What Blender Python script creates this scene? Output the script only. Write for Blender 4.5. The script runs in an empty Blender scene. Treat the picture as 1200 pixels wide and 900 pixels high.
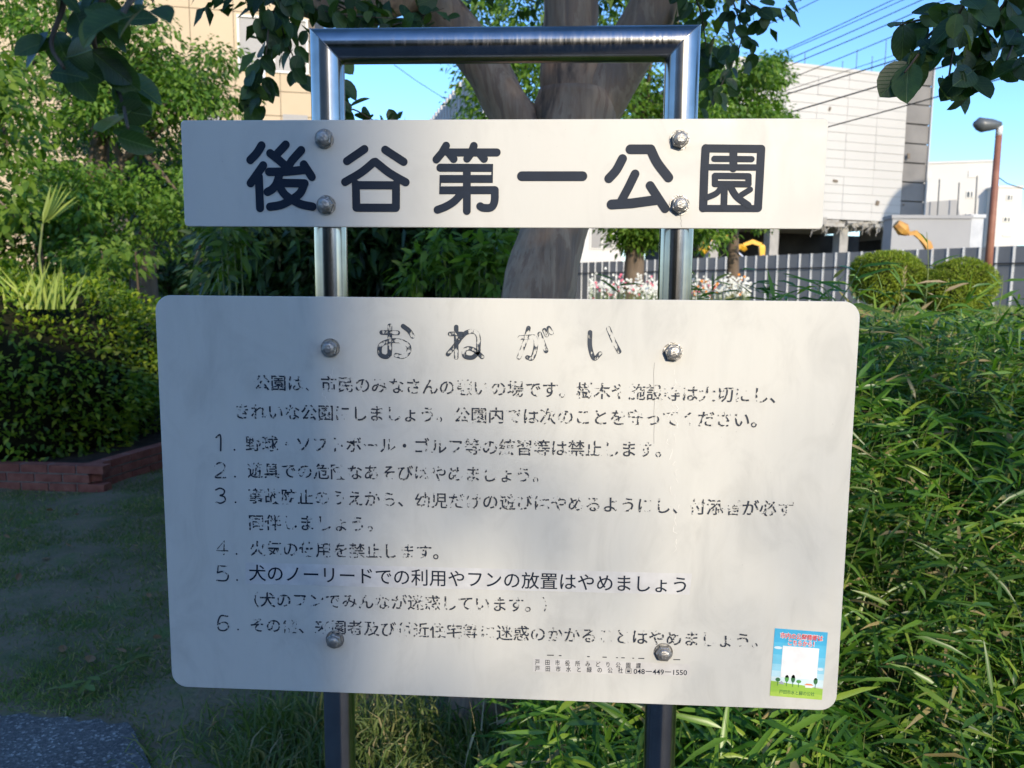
import bpy, math, random
import numpy as np
from mathutils import Vector, Matrix
random.seed(7); RNG = np.random.default_rng(7)
sc = bpy.context.scene
C = sc.collection

# ------------------------------------------------------------------ camera
CAM = np.array([-0.0831, -0.9805, 1.5]); YAW, PIT, ROL, F = 0.0532, -0.1164, 0.0088, 900.0
def _rot():
    cy, sy = math.cos(YAW), math.sin(YAW); cp, sp = math.cos(PIT), math.sin(PIT)
    fw = np.array([-sy*cp, cy*cp, sp]); r = np.array([cy, sy, 0.]); u = np.cross(r, fw)
    cr, sr = math.cos(ROL), math.sin(ROL)
    return r*cr+u*sr, -r*sr+u*cr, fw
CR, CU, CF = _rot()
cd = bpy.data.cameras.new('camera'); cam = bpy.data.objects.new('camera', cd); C.objects.link(cam)
m = Matrix.Identity(4)
for i in range(3):
    m[i][0] = CR[i]; m[i][1] = CU[i]; m[i][2] = -CF[i]; m[i][3] = CAM[i]
cam.matrix_world = m
cd.sensor_width = 36; cd.lens = 36*F/1200; cd.clip_start = 0.02; cd.clip_end = 3000
cd.dof.use_dof = True; cd.dof.focus_distance = 1.02; cd.dof.aperture_fstop = 10.0
sc.camera = cam
# ------------------------------------------------------------------ light
SV = Vector((0.35, -1.0, 0.42)).normalized()
SUN_EL = math.asin(SV.z); SUN_AZ = math.atan2(SV.x, SV.y)
w = bpy.data.worlds.new('World'); sc.world = w; w.use_nodes = True
nt = w.node_tree; bg = nt.nodes['Background']
sky = nt.nodes.new('ShaderNodeTexSky'); sky.sky_type = 'NISHITA'; sky.sun_disc = False
sky.sun_elevation = SUN_EL; sky.sun_rotation = SUN_AZ; sky.air_density = 1.0; sky.dust_density = 0.4; sky.ozone_density = 4.0
hsw = nt.nodes.new('ShaderNodeHueSaturation'); hsw.inputs['Saturation'].default_value = 1.14; hsw.inputs['Hue'].default_value = 0.505
nt.links.new(sky.outputs[0], hsw.inputs['Color']); nt.links.new(hsw.outputs[0], bg.inputs[0]); bg.inputs[1].default_value = 0.15
sl = bpy.data.lights.new('sun', 'SUN'); sl.energy = 2.3; sl.angle = math.radians(0.6); sl.color = (1.0, 0.87, 0.68)
so = bpy.data.objects.new('sun', sl); C.objects.link(so)
so.rotation_euler = SV.to_track_quat('Z', 'Y').to_euler()
sc.view_settings.view_transform = 'Standard'; sc.view_settings.look = 'None'
sc.view_settings.exposure = 1.14; sc.view_settings.gamma = 1
sc.cycles.max_bounces = 8; sc.cycles.transparent_max_bounces = 12

# ------------------------------------------------------------------ helpers
def ray(px, py):
    return CF + CR*((px-600)/F) + CU*((450-py)/F)
def at(px, py, Y):
    d = ray(px, py); return CAM + d*((Y-CAM[1])/d[1])
def ground(px, py, z=0.0):
    d = ray(px, py); return CAM + d*((z-CAM[2])/d[2])
def smooth(t):
    t = np.clip(t, 0, 1); return t*t*(3-2*t)
def hterr(x, y):
    x = np.asarray(x, float); y = np.asarray(y, float)
    s = 0.25 + 2.2*smooth((0.45-x)/0.7) + 4.5*smooth((-1.6-x)/1.2)
    return 1.22*smooth((y-s)/(3.0-1.1*smooth((x-.1)/.5)))

ORG = {}
def setp(o, label=None, cat=None, group=None, kind=None):
    if label: o['label'] = label
    if cat: o['category'] = cat
    if group: o['group'] = group
    if kind: o['kind'] = kind
    return o
def thing(name, label, cat, loc=(0, 0, 0), group=None):
    o = bpy.data.objects.new(name, None); C.objects.link(o); o.location = loc
    o.empty_display_size = 0.1
    ORG[o] = Vector(loc); return setp(o, label, cat, group)
def link(name, me, parent=None, loc=(0, 0, 0)):
    o = bpy.data.objects.new(name, me); C.objects.link(o); o.location = loc
    if parent is not None: o.parent = parent; ORG[o] = ORG[parent]+Vector(loc)
    else: ORG[o] = Vector(loc)
    return o

class MB:
    def __init__(s): s.v = []; s.f = []; s.m = []; s.mi = 0
    def add(s, vs, fs):
        b = len(s.v); s.v += [tuple(map(float, v)) for v in vs]
        s.f += [tuple(b+i for i in f) for f in fs]; s.m += [s.mi]*len(fs)
    def box(s, c, d, rz=0.0, tilt=None):
        hx, hy, hz = d[0]/2, d[1]/2, d[2]/2
        M = Matrix.Rotation(rz, 3, 'Z')
        if tilt is not None: M = tilt @ M
        vs = [Vector(c)+M@Vector((x*hx, y*hy, z*hz)) for x in (-1, 1) for y in (-1, 1) for z in (-1, 1)]
        s.add(vs, [(0, 1, 3, 2), (4, 6, 7, 5), (0, 4, 5, 1), (2, 3, 7, 6), (0, 2, 6, 4), (1, 5, 7, 3)])
    def hexa(s, p):   # 4 bottom + 4 top points, counter clockwise
        s.add(p, [(3, 2, 1, 0), (4, 5, 6, 7), (0, 1, 5, 4), (1, 2, 6, 5), (2, 3, 7, 6), (3, 0, 4, 7)])
    def tube(s, pts, rad, n=8, caps=True, wob=0.0, rnd=None):
        pts = [Vector(p) for p in pts]
        if not hasattr(rad, '__len__'): rad = [rad]*len(pts)
        vs = []; prev = None
        for i, p in enumerate(pts):
            t = (pts[min(i+1, len(pts)-1)]-pts[max(i-1, 0)]).normalized()
            if prev is None:
                a = t.orthogonal().normalized()
            else:
                a = prev - t*prev.dot(t); a.normalize()
            prev = a; b = t.cross(a)
            for k in range(n):
                an = 2*math.pi*k/n
                r = rad[i]*(1+wob*(math.sin(3*an+i*0.7)+0.6*math.sin(5*an+i*1.3)))
                vs.append(p+(a*math.cos(an)+b*math.sin(an))*r)
        fs = [(i*n+k, i*n+(k+1) % n, (i+1)*n+(k+1) % n, (i+1)*n+k) for i in range(len(pts)-1) for k in range(n)]
        if caps:
            fs.append(tuple(range(n))[::-1]); fs.append(tuple((len(pts)-1)*n+k for k in range(n)))
        s.add(vs, fs)
    def prism(s, outline, y0, y1):    # outline in (x,z), extruded along y
        n = len(outline)
        s.add([(x, y0, z) for x, z in outline]+[(x, y1, z) for x, z in outline],
              [tuple(range(n)), tuple(range(2*n-1, n-1, -1))]+[(i, i+n, (i+1) % n+n, (i+1) % n) for i in range(n)])
    def mesh(s, name, mats, org=(0, 0, 0), smoothed=False):
        me = bpy.data.meshes.new(name); o = Vector(org)
        me.from_pydata([(x-o.x, y-o.y, z-o.z) for x, y, z in s.v], [], s.f)
        if not isinstance(mats, (list, tuple)): mats = [mats]
        for m_ in mats: me.materials.append(m_)
        me.polygons.foreach_set('material_index', s.m)
        if smoothed: me.polygons.foreach_set('use_smooth', [True]*len(s.f))
        me.update(); return me
    def build(s, name, mats, parent=None, loc=None, smoothed=False):
        if parent is not None:
            return link(name, s.mesh(name, mats, ORG[parent], smoothed), parent)
        loc = loc or (0, 0, 0)
        return link(name, s.mesh(name, mats, loc, smoothed), None, loc)

def catmull(pts, k=6):
    P_ = [np.array(p, float) for p in pts]; P_ = [2*P_[0]-P_[1]]+P_+[2*P_[-1]-P_[-2]]; out = []
    for i in range(1, len(P_)-2):
        for j in range(k):
            t = j/k
            out.append(0.5*((2*P_[i])+(-P_[i-1]+P_[i+1])*t+(2*P_[i-1]-5*P_[i]+4*P_[i+1]-P_[i+2])*t*t+(-P_[i-1]+3*P_[i]-3*P_[i+1]+P_[i+2])*t**3))
    out.append(P_[-2]); return out

# ---- leaves ----
def tmpl(kind):
    if kind == 'rhomb':
        v = [(0, 0, 0), (-.5, .45, .10), (.5, .45, .10), (0, 1, 0)]; f = [(0, 3, 1), (0, 2, 3)]
    elif kind == 'oval':
        v = [(0, 0, 0), (-.36, .22, .08), (-.5, .5, .12), (-.33, .82, .06), (0, 1, -.02), (.33, .82, .06), (.5, .5, .12), (.36, .22, .08), (0, .5, 0)]
        f = [(0, 8, 2, 1), (8, 4, 3, 2), (0, 7, 6, 8), (8, 6, 5, 4)]
    elif kind == 'lance':
        v = [(0, 0, 0), (-.5, .22, .12), (0, .22, 0), (.5, .22, .12), (-.36, .62, .08), (0, .62, 0), (.36, .62, .08), (0, 1, 0)]
        f = [(0, 2, 1), (0, 3, 2), (1, 2, 5, 4), (2, 3, 6, 5), (4, 5, 7), (5, 6, 7)]
    elif kind == 'blade':
        v = [(-.5, 0, 0), (.5, 0, 0), (-.38, .5, 0), (.38, .5, 0), (0, 1, 0)]; f = [(0, 1, 3, 2), (2, 3, 4)]
    elif kind == 'round':
        v = []; f = []
        n = 14
        for i in range(n):
            a = 2*math.pi*i/n; x = .5*math.sin(a); y = .5-.5*math.cos(a)
            if i == 0: y = -.04
            if i == n//2: y = 1.06
            v.append((x, y, .16*abs(x)*2*.5))
        v += [(0, .25, 0), (0, .5, 0), (0, .78, 0)]
        cc = [n, n+1, n+2]
        left = [0]+list(range(n-1, n//2-1, -1)); right = list(range(0, n//2+1))
        mid = [0, n, n+1, n+2, n//2]
        f = [(0, 1, 2, n), (n, 2, 3, n+1), (n+1, 3, 4, 5), (n+1, 5, n+2), (n+2, 5, 6, 7),
             (0, n, 12, 13), (n, n+1, 11, 12), (n+1, 9, 10, 11), (n+1, n+2, 9), (n+2, 7, 8, 9)]
    return np.array(v, float), f
def norm(a): return a/np.maximum(np.linalg.norm(a, axis=1, keepdims=True), 1e-9)
def leafarr(pos, dr, nr, L, W, kind, droop=0.25):
    v, f = tmpl(kind); n = len(pos)
    dr = norm(dr); side = norm(np.cross(dr, nr)); nr = np.cross(side, dr)
    L = np.broadcast_to(L, (n,)); W = np.broadcast_to(W, (n,)); dp = np.broadcast_to(droop, (n,))
    P_ = (pos[:, None, :] + side[:, None, :]*(v[None, :, 0, None]*W[:, None, None])
          + dr[:, None, :]*(v[None, :, 1, None]*L[:, None, None])
          + nr[:, None, :]*((v[None, :, 2, None]*W[:, None, None])))
    P_[:, :, 2] -= dp[:, None]*L[:, None]*(v[None, :, 1]**2)
    return P_.reshape(-1, 3), f, len(v), n
def bigmesh(name, chunks, mats, org=(0, 0, 0), mat_ids=None, smoothed=False):
    V = []; LI = []; LS = []; MI = []; base = 0
    for ci, (P_, f, nv, n) in enumerate(chunks):
        V.append(P_)
        flat = np.concatenate([np.array(q) for q in f]); sizes = np.array([len(q) for q in f])
        LI.append((np.arange(n)[:, None]*nv+flat[None, :]).reshape(-1)+base)
        LS.append(np.tile(sizes, n)); base += nv*n
        MI.append(np.full(n*len(f), (mat_ids[ci] if mat_ids else 0)))
    V = np.concatenate(V)-np.array(org, float); LI = np.concatenate(LI); LS = np.concatenate(LS); MI = np.concatenate(MI)
    me = bpy.data.meshes.new(name)
    me.vertices.add(len(V)); me.vertices.foreach_set('co', V.astype(np.float32).reshape(-1))
    me.loops.add(len(LI)); me.loops.foreach_set('vertex_index', LI.astype(np.int32))
    me.polygons.add(len(LS)); me.polygons.foreach_set('loop_start', np.concatenate([[0], np.cumsum(LS)[:-1]]).astype(np.int32))
    me.polygons.foreach_set('loop_total', LS.astype(np.int32))
    if not isinstance(mats, (list, tuple)): mats = [mats]
    for m_ in mats: me.materials.append(m_)
    me.polygons.foreach_set('material_index', MI.astype(np.int32))
    if smoothed: me.polygons.foreach_set('use_smooth', np.ones(len(LS), bool))
    me.update(calc_edges=True); return me
def leafobj(name, chunks, mats, parent=None, loc=(0, 0, 0), mat_ids=None):
    org = ORG[parent] if parent is not None else loc
    me = bigmesh(name, chunks, mats, org, mat_ids)
    return link(name, me, parent, (0, 0, 0) if parent is not None else loc)
def rnd(n, s=1.0): return RNG.normal(0, s, (n, 3))

# ------------------------------------------------------------------ materials
def mat(name): 
    m_ = bpy.data.materials.new(name); m_.use_nodes = True; t = m_.node_tree
    return m_, t, t.nodes['Principled BSDF'], t.nodes['Material Output']
def N(t, k, **kw):
    n = t.nodes.new(k)
    for a, b in kw.items(): setattr(n, a, b)
    return n
def ramp(t, src, stops):
    r = N(t, 'ShaderNodeValToRGB'); e = r.color_ramp.elements
    while len(e) < len(stops): e.new(0.5)
    for i, (p, c) in enumerate(stops): e[i].position = p; e[i].color = (*c, 1) if len(c) == 3 else c
    t.links.new(src, r.inputs[0]); return r
def noise(t, scale, detail=4, rough=0.55, vec=None, dist=0.0, obj=True):
    n = N(t, 'ShaderNodeTexNoise'); n.inputs['Scale'].default_value = scale; n.inputs['Detail'].default_value = detail
    n.inputs['Roughness'].default_value = rough; n.inputs['Distortion'].default_value = dist
    if vec is None:
        g = N(t, 'ShaderNodeNewGeometry'); vec = g.outputs['Position']
    t.links.new(vec, n.inputs['Vector']); return n
def scalev(t, sx, sy, sz):
    g = N(t, 'ShaderNodeNewGeometry'); mp = N(t, 'ShaderNodeMapping'); mp.inputs['Scale'].default_value = (sx, sy, sz)
    t.links.new(g.outputs['Position'], mp.inputs[0]); return mp.outputs[0]
def surf(name, c1, c2, scale=5, rough=0.8, bump=0.0, bscale=60, metal=0.0, spec=0.5, detail=5, stretch=None, c3=None):
    m_, t, b, o = mat(name)
    vec = scalev(t, *stretch) if stretch else None
    n = noise(t, scale, detail, vec=vec)
    st = [(0.32, c1), (0.68, c2)] if c3 is None else [(0.3, c1), (0.52, c2), (0.7, c3)]
    r = ramp(t, n.outputs['Fac'], st)
    t.links.new(r.outputs[0], b.inputs['Base Color'])
    b.inputs['Roughness'].default_value = rough; b.inputs['Metallic'].default_value = metal
    b.inputs['Specular IOR Level'].default_value = spec
    if bump:
        n2 = noise(t, bscale, 6, vec=vec); bp = N(t, 'ShaderNodeBump'); bp.inputs['Strength'].default_value = bump
        bp.inputs['Distance'].default_value = 0.02
        t.links.new(n2.outputs['Fac'], bp.inputs['Height']); t.links.new(bp.outputs[0], b.inputs['Normal'])
    return m_
def leafmat(name, stops, trans=0.35, rough=0.45, tcol=None, spec=0.4, clump=1.5):
    m_, t, b, o = mat(name)
    g = N(t, 'ShaderNodeNewGeometry')
    r = ramp(t, g.outputs['Random Per Island'], stops)
    n = noise(t, clump, 3)
    hs = N(t, 'ShaderNodeHueSaturation'); t.links.new(r.outputs[0], hs.inputs['Color'])
    mr = N(t, 'ShaderNodeMapRange'); mr.inputs[1].default_value = .3; mr.inputs[2].default_value = .7; mr.inputs[3].default_value = .72; mr.inputs[4].default_value = 1.3
    t.links.new(n.outputs['Fac'], mr.inputs[0]); t.links.new(mr.outputs[0], hs.inputs['Value'])
    t.links.new(hs.outputs[0], b.inputs['Base Color'])
    b.inputs['Roughness'].default_value = rough; b.inputs['Specular IOR Level'].default_value = spec
    tr = N(t, 'ShaderNodeBsdfTranslucent')
    mx = N(t, 'ShaderNodeMix', data_type='RGBA', blend_type='MULTIPLY'); mx.inputs[0].default_value = 1.0
    t.links.new(hs.outputs[0], mx.inputs[6]); mx.inputs[7].default_value = (*(tcol or (1.5, 1.7, .5)), 1)
    t.links.new(mx.outputs[2], tr.inputs[0])
    ms = N(t, 'ShaderNodeMixShader'); ms.inputs[0].default_value = trans
    t.links.new(b.outputs[0], ms.inputs[1]); t.links.new(tr.outputs[0], ms.inputs[2]); t.links.new(ms.outputs[0], o.inputs[0])
    return m_

M = {}
M['leaf_crape'] = leafmat('leaf_crape', [(0, (.026, .056, .015)), (.6, (.040, .080, .02)), (1, (.10, .16, .03))], .25, .42, clump=45)
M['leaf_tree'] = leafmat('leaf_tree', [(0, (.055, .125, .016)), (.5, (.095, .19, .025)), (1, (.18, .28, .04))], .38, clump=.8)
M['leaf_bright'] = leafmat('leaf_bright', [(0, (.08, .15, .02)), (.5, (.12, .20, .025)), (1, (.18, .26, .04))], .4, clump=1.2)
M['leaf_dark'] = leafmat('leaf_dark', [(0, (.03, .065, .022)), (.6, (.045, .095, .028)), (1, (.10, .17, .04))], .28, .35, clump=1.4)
M['leaf_hedge'] = leafmat('leaf_hedge', [(0, (.06, .13, .014)), (.5, (.13, .22, .016)), (1, (.30, .36, .025))], .3, .4, clump=2)
M['leaf_topiary'] = leafmat('leaf_topiary', [(0, (.15, .21, .018)), (.5, (.21, .28, .022)), (1, (.30, .34, .035))], .25, .5, clump=5)
M['leaf_bamboo'] = leafmat('leaf_bamboo', [(0, (.035, .10, .016)), (.4, (.070, .17, .022)), (.75, (.14, .26, .03)), (.93, (.26, .35, .05)), (.955, (.42, .36, .17)), (1, (.34, .25, .12))], .35, .33, clump=2)
M['leaf_palm'] = leafmat('leaf_palm', [(0, (.20, .30, .05)), (1, (.38, .43, .11))], .3)
M['grass'] = leafmat('grass', [(0, (.085, .14, .03)), (.6, (.13, .19, .05)), (.88, (.22, .23, .09)), (1, (.38, .32, .18))], .3, .6, clump=1.2)
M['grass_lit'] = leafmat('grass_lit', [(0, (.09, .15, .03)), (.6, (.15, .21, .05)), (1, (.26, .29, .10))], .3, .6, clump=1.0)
M['straw'] = leafmat('straw', [(0, (.28, .20, .10)), (1, (.48, .38, .22))], .15, .7, clump=3)
M['dead_leaf'] = leafmat('dead_leaf', [(0, (.14, .07, .03)), (.6, (.28, .16, .08)), (1, (.42, .30, .18))], .1, .7, clump=9)
M['petal_white'] = leafmat('petal_white', [(0, (.70, .70, .62)), (1, (.82, .82, .78))], .2, .6, tcol=(1, 1, 1))
M['petal_pink'] = leafmat('petal_pink', [(0, (.65, .06, .16)), (.5, (.8, .25, .35)), (1, (.80, .10, .08))], .2, .6, tcol=(1, 1, 1))
M['petal_orange'] = leafmat('petal_orange', [(0, (.80, .22, .02)), (1, (.85, .40, .03))], .2, .6, tcol=(1, 1, 1))
M['ground'] = surf('ground', (.09, .12, .045), (.21, .165, .105), 3.0, .95, .9, 40, c3=(.10, .155, .045), spec=.2)
M['soil'] = surf('soil', (.03, .022, .015), (.075, .055, .04), 8, .95, .8, 50, spec=.2)
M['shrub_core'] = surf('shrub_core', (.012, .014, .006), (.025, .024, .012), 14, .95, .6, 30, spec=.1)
M['asphalt'] = surf('asphalt', (.085, .083, .080), (.15, .145, .14), 130, .9, .9, 220, spec=.35)
M['brick'] = surf('brick', (.20, .055, .035), (.33, .12, .08), 14, .85, .35, 90)
M['mortar'] = surf('mortar', (.20, .19, .17), (.28, .27, .25), 30, .95, .3, 90)
M['bark'] = surf('bark', (.09, .065, .045), (.17, .125, .09), 7, .9, .9, 30, stretch=(1, 1, .25))
M['twig'] = surf('twig', (.06, .045, .03), (.11, .08, .05), 30, .85)
M['stem_green'] = surf('stem_green', (.10, .16, .04), (.22, .24, .09), 12, .6)

# crape myrtle bark: smooth patchy tan / grey
def crape_bark():
    m_, t, b, o = mat('crape_bark')
    v = scalev(t, 9, 9, 2.0)
    n = noise(t, 1.0, 6, .6, vec=v, dist=.6)
    r = ramp(t, n.outputs['Fac'], [(.33, (.13, .085, .06)), (.40, (.33, .205, .13)), (.50, (.40, .28, .19)), (.53, (.30, .19, .125)), (.62, (.25, .175, .13)), (.75, (.47, .31, .19))])
    n3 = noise(t, 1.0, 5, .6, vec=scalev(t, 60, 60, 5)); mx = N(t, 'ShaderNodeMix', data_type='RGBA', blend_type='MULTIPLY'); mx.inputs[0].default_value = .4
    r3 = ramp(t, n3.outputs['Fac'], [(.35, (.6, .55, .5)), (.6, (1.1, 1.08, 1.05))])
    t.links.new(r.outputs[0], mx.inputs[6]); t.links.new(r3.outputs[0], mx.inputs[7]); t.links.new(mx.outputs[2], b.inputs['Base Color'])
    b.inputs['Roughness'].default_value = .7
    bp = N(t, 'ShaderNodeBump'); bp.inputs['Strength'].default_value = .35; bp.inputs['Distance'].default_value = .01
    t.links.new(n3.outputs['Fac'], bp.inputs['Height']); t.links.new(bp.outputs[0], b.inputs['Normal'])
    return m_
M['crape_bark'] = crape_bark()

def plate_mat(name, base, stain):
    m_, t, b, o = mat(name)
    n1 = noise(t, 1.0, 7, .62, vec=scalev(t, 13, 13, 8), dist=1.2)          # blotches
    n2 = noise(t, 1.0, 5, .6, vec=scalev(t, 40, 40, 5))                   # vertical runs
    n3 = noise(t, 260, 3, .6)                                               # speckle
    r1 = ramp(t, n1.outputs['Fac'], [(.30, tuple(x*(1-.20*stain) for x in base)), (.50, base), (.72, tuple(min(.9, x*(1+.06*stain)) for x in base))])
    r2 = ramp(t, n2.outputs['Fac'], [(.28, (1-.07*stain,)*3), (.5, (1, 1, 1)), (.75, (1-.02*stain, 1-.03*stain, 1-.05*stain))])
    mx = N(t, 'ShaderNodeMix', data_type='RGBA', blend_type='MULTIPLY'); mx.inputs[0].default_value = 1
    t.links.new(r1.outputs[0], mx.inputs[6]); t.links.new(r2.outputs[0], mx.inputs[7])
    r3 = ramp(t, n3.outputs['Fac'], [(.24, (.55, .55, .55)), (.30, (1, 1, 1))])
    mx2 = N(t, 'ShaderNodeMix', data_type='RGBA', blend_type='MULTIPLY'); mx2.inputs[0].default_value = .55
    t.links.new(mx.outputs[2], mx2.inputs[6]); t.links.new(r3.outputs[0], mx2.inputs[7])
    t.links.new(mx2.outputs[2], b.inputs['Base Color'])
    b.inputs['Roughness'].default_value = .42; b.inputs['Specular IOR Level'].default_value = .45
    rr = ramp(t, n1.outputs['Fac'], [(.3, (.55,)*3), (.7, (.34,)*3)]); t.links.new(rr.outputs[0], b.inputs['Roughness'])
    return m_
M['plate'] = plate_mat('plate_enamel', (.56, .55, .505), .30)
M['plate_worn'] = plate_mat('plate_enamel_worn', (.575, .565, .515), .60)
def simple(name, c, rough=.5, metal=0, spec=.5):
    m_, t, b, o = mat(name); n = noise(t, 40, 3)
    r = ramp(t, n.outputs['Fac'], [(.3, tuple(x*.88 for x in c)), (.7, tuple(min(1, x*1.08) for x in c))])
    t.links.new(r.outputs[0], b.inputs['Base Color']); b.inputs['Roughness'].default_value = rough
    b.inputs['Metallic'].default_value = metal; b.inputs['Specular IOR Level'].default_value = spec
    return m_
M['ink'] = simple('ink', (.012, .020, .036), .55, spec=.2)
def steel():
    m_, t, b, o = mat('stainless_steel')
    n = noise(t, 1.0, 5, .6, vec=scalev(t, 320, 320, 1.5)); n2 = noise(t, 30, 5)
    r = ramp(t, n2.outputs['Fac'], [(.3, (.30, .30, .305)), (.6, (.38, .38, .385))])
    t.links.new(r.outputs[0], b.inputs['Base Color']); b.inputs['Metallic'].default_value = 1
    rr = ramp(t, n.outputs['Fac'], [(.3, (.13,)*3), (.7, (.27,)*3)]); t.links.new(rr.outputs[0], b.inputs['Roughness'])
    return m_
M['steel'] = steel()
M['bolt'] = surf('bolt_steel', (.26, .25, .23), (.45, .44, .42), 150, .42, .2, 300, metal=.85)
def worn_ink(name, lo, hi, fine=250, coarse=55, col=(.018, .026, .042)):
    m_, t, b, o = mat(name)
    b.inputs['Base Color'].default_value = (*col, 1); b.inputs['Roughness'].default_value = .6
    n1 = noise(t, fine, 2, .5); n2 = noise(t, coarse, 2, .5, vec=scalev(t, 1, 1, 1.4))
    ad = N(t, 'ShaderNodeMath', operation='MULTIPLY_ADD'); ad.inputs[1].default_value = .55
    m2 = N(t, 'ShaderNodeMath', operation='MULTIPLY'); m2.inputs[1].default_value = .45
    t.links.new(n2.outputs['Fac'], m2.inputs[0]); t.links.new(n1.outputs['Fac'], ad.inputs[0]); t.links.new(m2.outputs[0], ad.inputs[2])
    mr = N(t, 'ShaderNodeMapRange'); mr.inputs[1].default_value = lo; mr.inputs[2].default_value = hi
    t.links.new(ad.outputs[0], mr.inputs[0])
    tr = N(t, 'ShaderNodeBsdfTransparent'); ms = N(t, 'ShaderNodeMixShader')
    t.links.new(mr.outputs[0], ms.inputs[0]); t.links.new(tr.outputs[0], ms.inputs[1]); t.links.new(b.outputs[0], ms.inputs[2])
    t.links.new(ms.outputs[0], o.inputs[0]); return m_
M['ink_worn'] = worn_ink('ink_worn', .458, .498, coarse=38)
M['ink_digit'] = worn_ink('ink_digit', .42, .46)
def heading_ink():   # keeps the stroke rims, loses the middle
    m_, t, b, o = mat('ink_heading')
    b.inputs['Base Color'].default_value = (.03, .042, .06, 1); b.inputs['Roughness'].default_value = .6
    uv = N(t, 'ShaderNodeUVMap'); uv.uv_map = 'across'; sp = N(t, 'ShaderNodeSeparateXYZ'); t.links.new(uv.outputs[0], sp.inputs[0])
    n1 = noise(t, 240, 3, .6, vec=scalev(t, 1, 1, .6)); n2 = noise(t, 42, 2)
    a = N(t, 'ShaderNodeMath', operation='MULTIPLY'); a.inputs[1].default_value = .5; t.links.new(sp.outputs[0], a.inputs[0])
    p = N(t, 'ShaderNodeMath', operation='POWER'); p.inputs[1].default_value = 3; t.links.new(sp.outputs[0], p.inputs[0])
    s1 = N(t, 'ShaderNodeMath', operation='MULTIPLY_ADD'); s1.inputs[1].default_value = .14; t.links.new(p.outputs[0], s1.inputs[0])
    s2 = N(t, 'ShaderNodeMath', operation='MULTIPLY_ADD'); s2.inputs[1].default_value = .9; t.links.new(n2.outputs['Fac'], s2.inputs[0])
    s3 = N(t, 'ShaderNodeMath', operation='MULTIPLY'); s3.inputs[1].default_value = .5; t.links.new(n1.outputs['Fac'], s3.inputs[0])
    t.links.new(s3.outputs[0], s2.inputs[2]); t.links.new(s2.outputs[0], s1.inputs[2])
    mr = N(t, 'ShaderNodeMapRange'); mr.inputs[1].default_value = .70; mr.inputs[2].default_value = .76; t.links.new(s1.outputs[0], mr.inputs[0])
    tr = N(t, 'ShaderNodeBsdfTransparent'); ms = N(t, 'ShaderNodeMixShader')
    t.links.new(mr.outputs[0], ms.inputs[0]); t.links.new(tr.outputs[0], ms.inputs[1]); t.links.new(b.outputs[0], ms.inputs[2])
    t.links.new(ms.outputs[0], o.inputs[0]); return m_
M['ink_heading'] = heading_ink()

M['beige'] = surf('beige_wall', (.46, .36, .235), (.51, .40, .265), .6, .85, .1, 30)
M['joint'] = simple('joint_dark', (.16, .13, .10), .9)
M['win_frame'] = simple('window_frame', (.62, .60, .55), .5)
M['blind'] = simple('blind_grey', (.26, .25, .24), .5)
M['pipe_white'] = simple('pipe_white', (.66, .68, .70), .5)
M['siding'] = surf('grey_siding', (.43, .42, .40), (.47, .46, .44), .12, .75, 0)
M['siding_joint'] = simple('siding_joint', (.28, .27, .255), .9)
M['tower'] = surf('stair_tower_panel', (.13, .125, .12), (.21, .20, .19), .25, .8)
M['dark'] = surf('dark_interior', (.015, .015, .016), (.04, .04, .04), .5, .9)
M['concrete'] = surf('concrete', (.26, .25, .23), (.38, .36, .33), .8, .9)
M['white_wall'] = surf('white_wall', (.54, .52, .49), (.60, .58, .54), .1, .8)
M['annex'] = surf('annex_panel', (.27, .27, .275), (.32, .32, .325), .2, .8)
M['glass_dark'] = simple('window_glass', (.05, .06, .07), .15)
M['fence'] = surf('fence_steel', (.14, .148, .158), (.19, .20, .212), .7, .6, 0, metal=.25)
M['fence_rib'] = simple('fence_rib', (.70, .70, .68), .45)
M['rail_dark'] = simple('dark_rail', (.02, .02, .022), .5)
M['corrugated'] = surf('corrugated_steel', (.40, .41, .43), (.50, .51, .53), 1.0, .55)
M['yellow'] = surf('yellow_paint', (.62, .33, .02), (.78, .45, .03), 1.5, .45)
M['orange_rust'] = surf('rusty_orange', (.35, .16, .04), (.62, .33, .06), 1.5, .6)
M['rust'] = surf('rusty_pole', (.20, .075, .045), (.30, .13, .08), 2, .6)
M['lamp_grey'] = simple('lamp_grey', (.09, .10, .105), .4)
M['lens'] = simple('lamp_lens', (.5, .5, .48), .3)
M['wire'] = simple('wire_black', (.015, .016, .02), .6)
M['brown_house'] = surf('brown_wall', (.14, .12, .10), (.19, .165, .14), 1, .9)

def asphalt():
    m_, t, b, o = mat('asphalt'); g = N(t, 'ShaderNodeNewGeometry')
    v = N(t, 'ShaderNodeTexVoronoi'); v.inputs['Scale'].default_value = 130; t.links.new(g.outputs['Position'], v.inputs['Vector'])
    sp = N(t, 'ShaderNodeSeparateColor'); t.links.new(v.outputs['Color'], sp.inputs[0])
    r_ = ramp(t, sp.outputs[0], [(0, (.075, .073, .07)), (.6, (.12, .117, .112)), (.85, (.17, .165, .155)), (1, (.40, .39, .36))])
    n = noise(t, 2.5, 5); r2 = ramp(t, n.outputs['Fac'], [(.3, (.7, .68, .66)), (.7, (1.15, 1.15, 1.15))])
    mx = N(t, 'ShaderNodeMix', data_type='RGBA', blend_type='MULTIPLY'); mx.inputs[0].default_value = 1
    t.links.new(r_.outputs[0], mx.inputs[6]); t.links.new(r2.outputs[0], mx.inputs[7]); t.links.new(mx.outputs[2], b.inputs['Base Color']); b.inputs['Roughness'].default_value = .9
    bp = N(t, 'ShaderNodeBump'); bp.inputs['Strength'].default_value = .8; bp.inputs['Distance'].default_value = .004
    t.links.new(v.outputs['Distance'], bp.inputs['Height']); t.links.new(bp.outputs[0], b.inputs['Normal']); return m_
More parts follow.
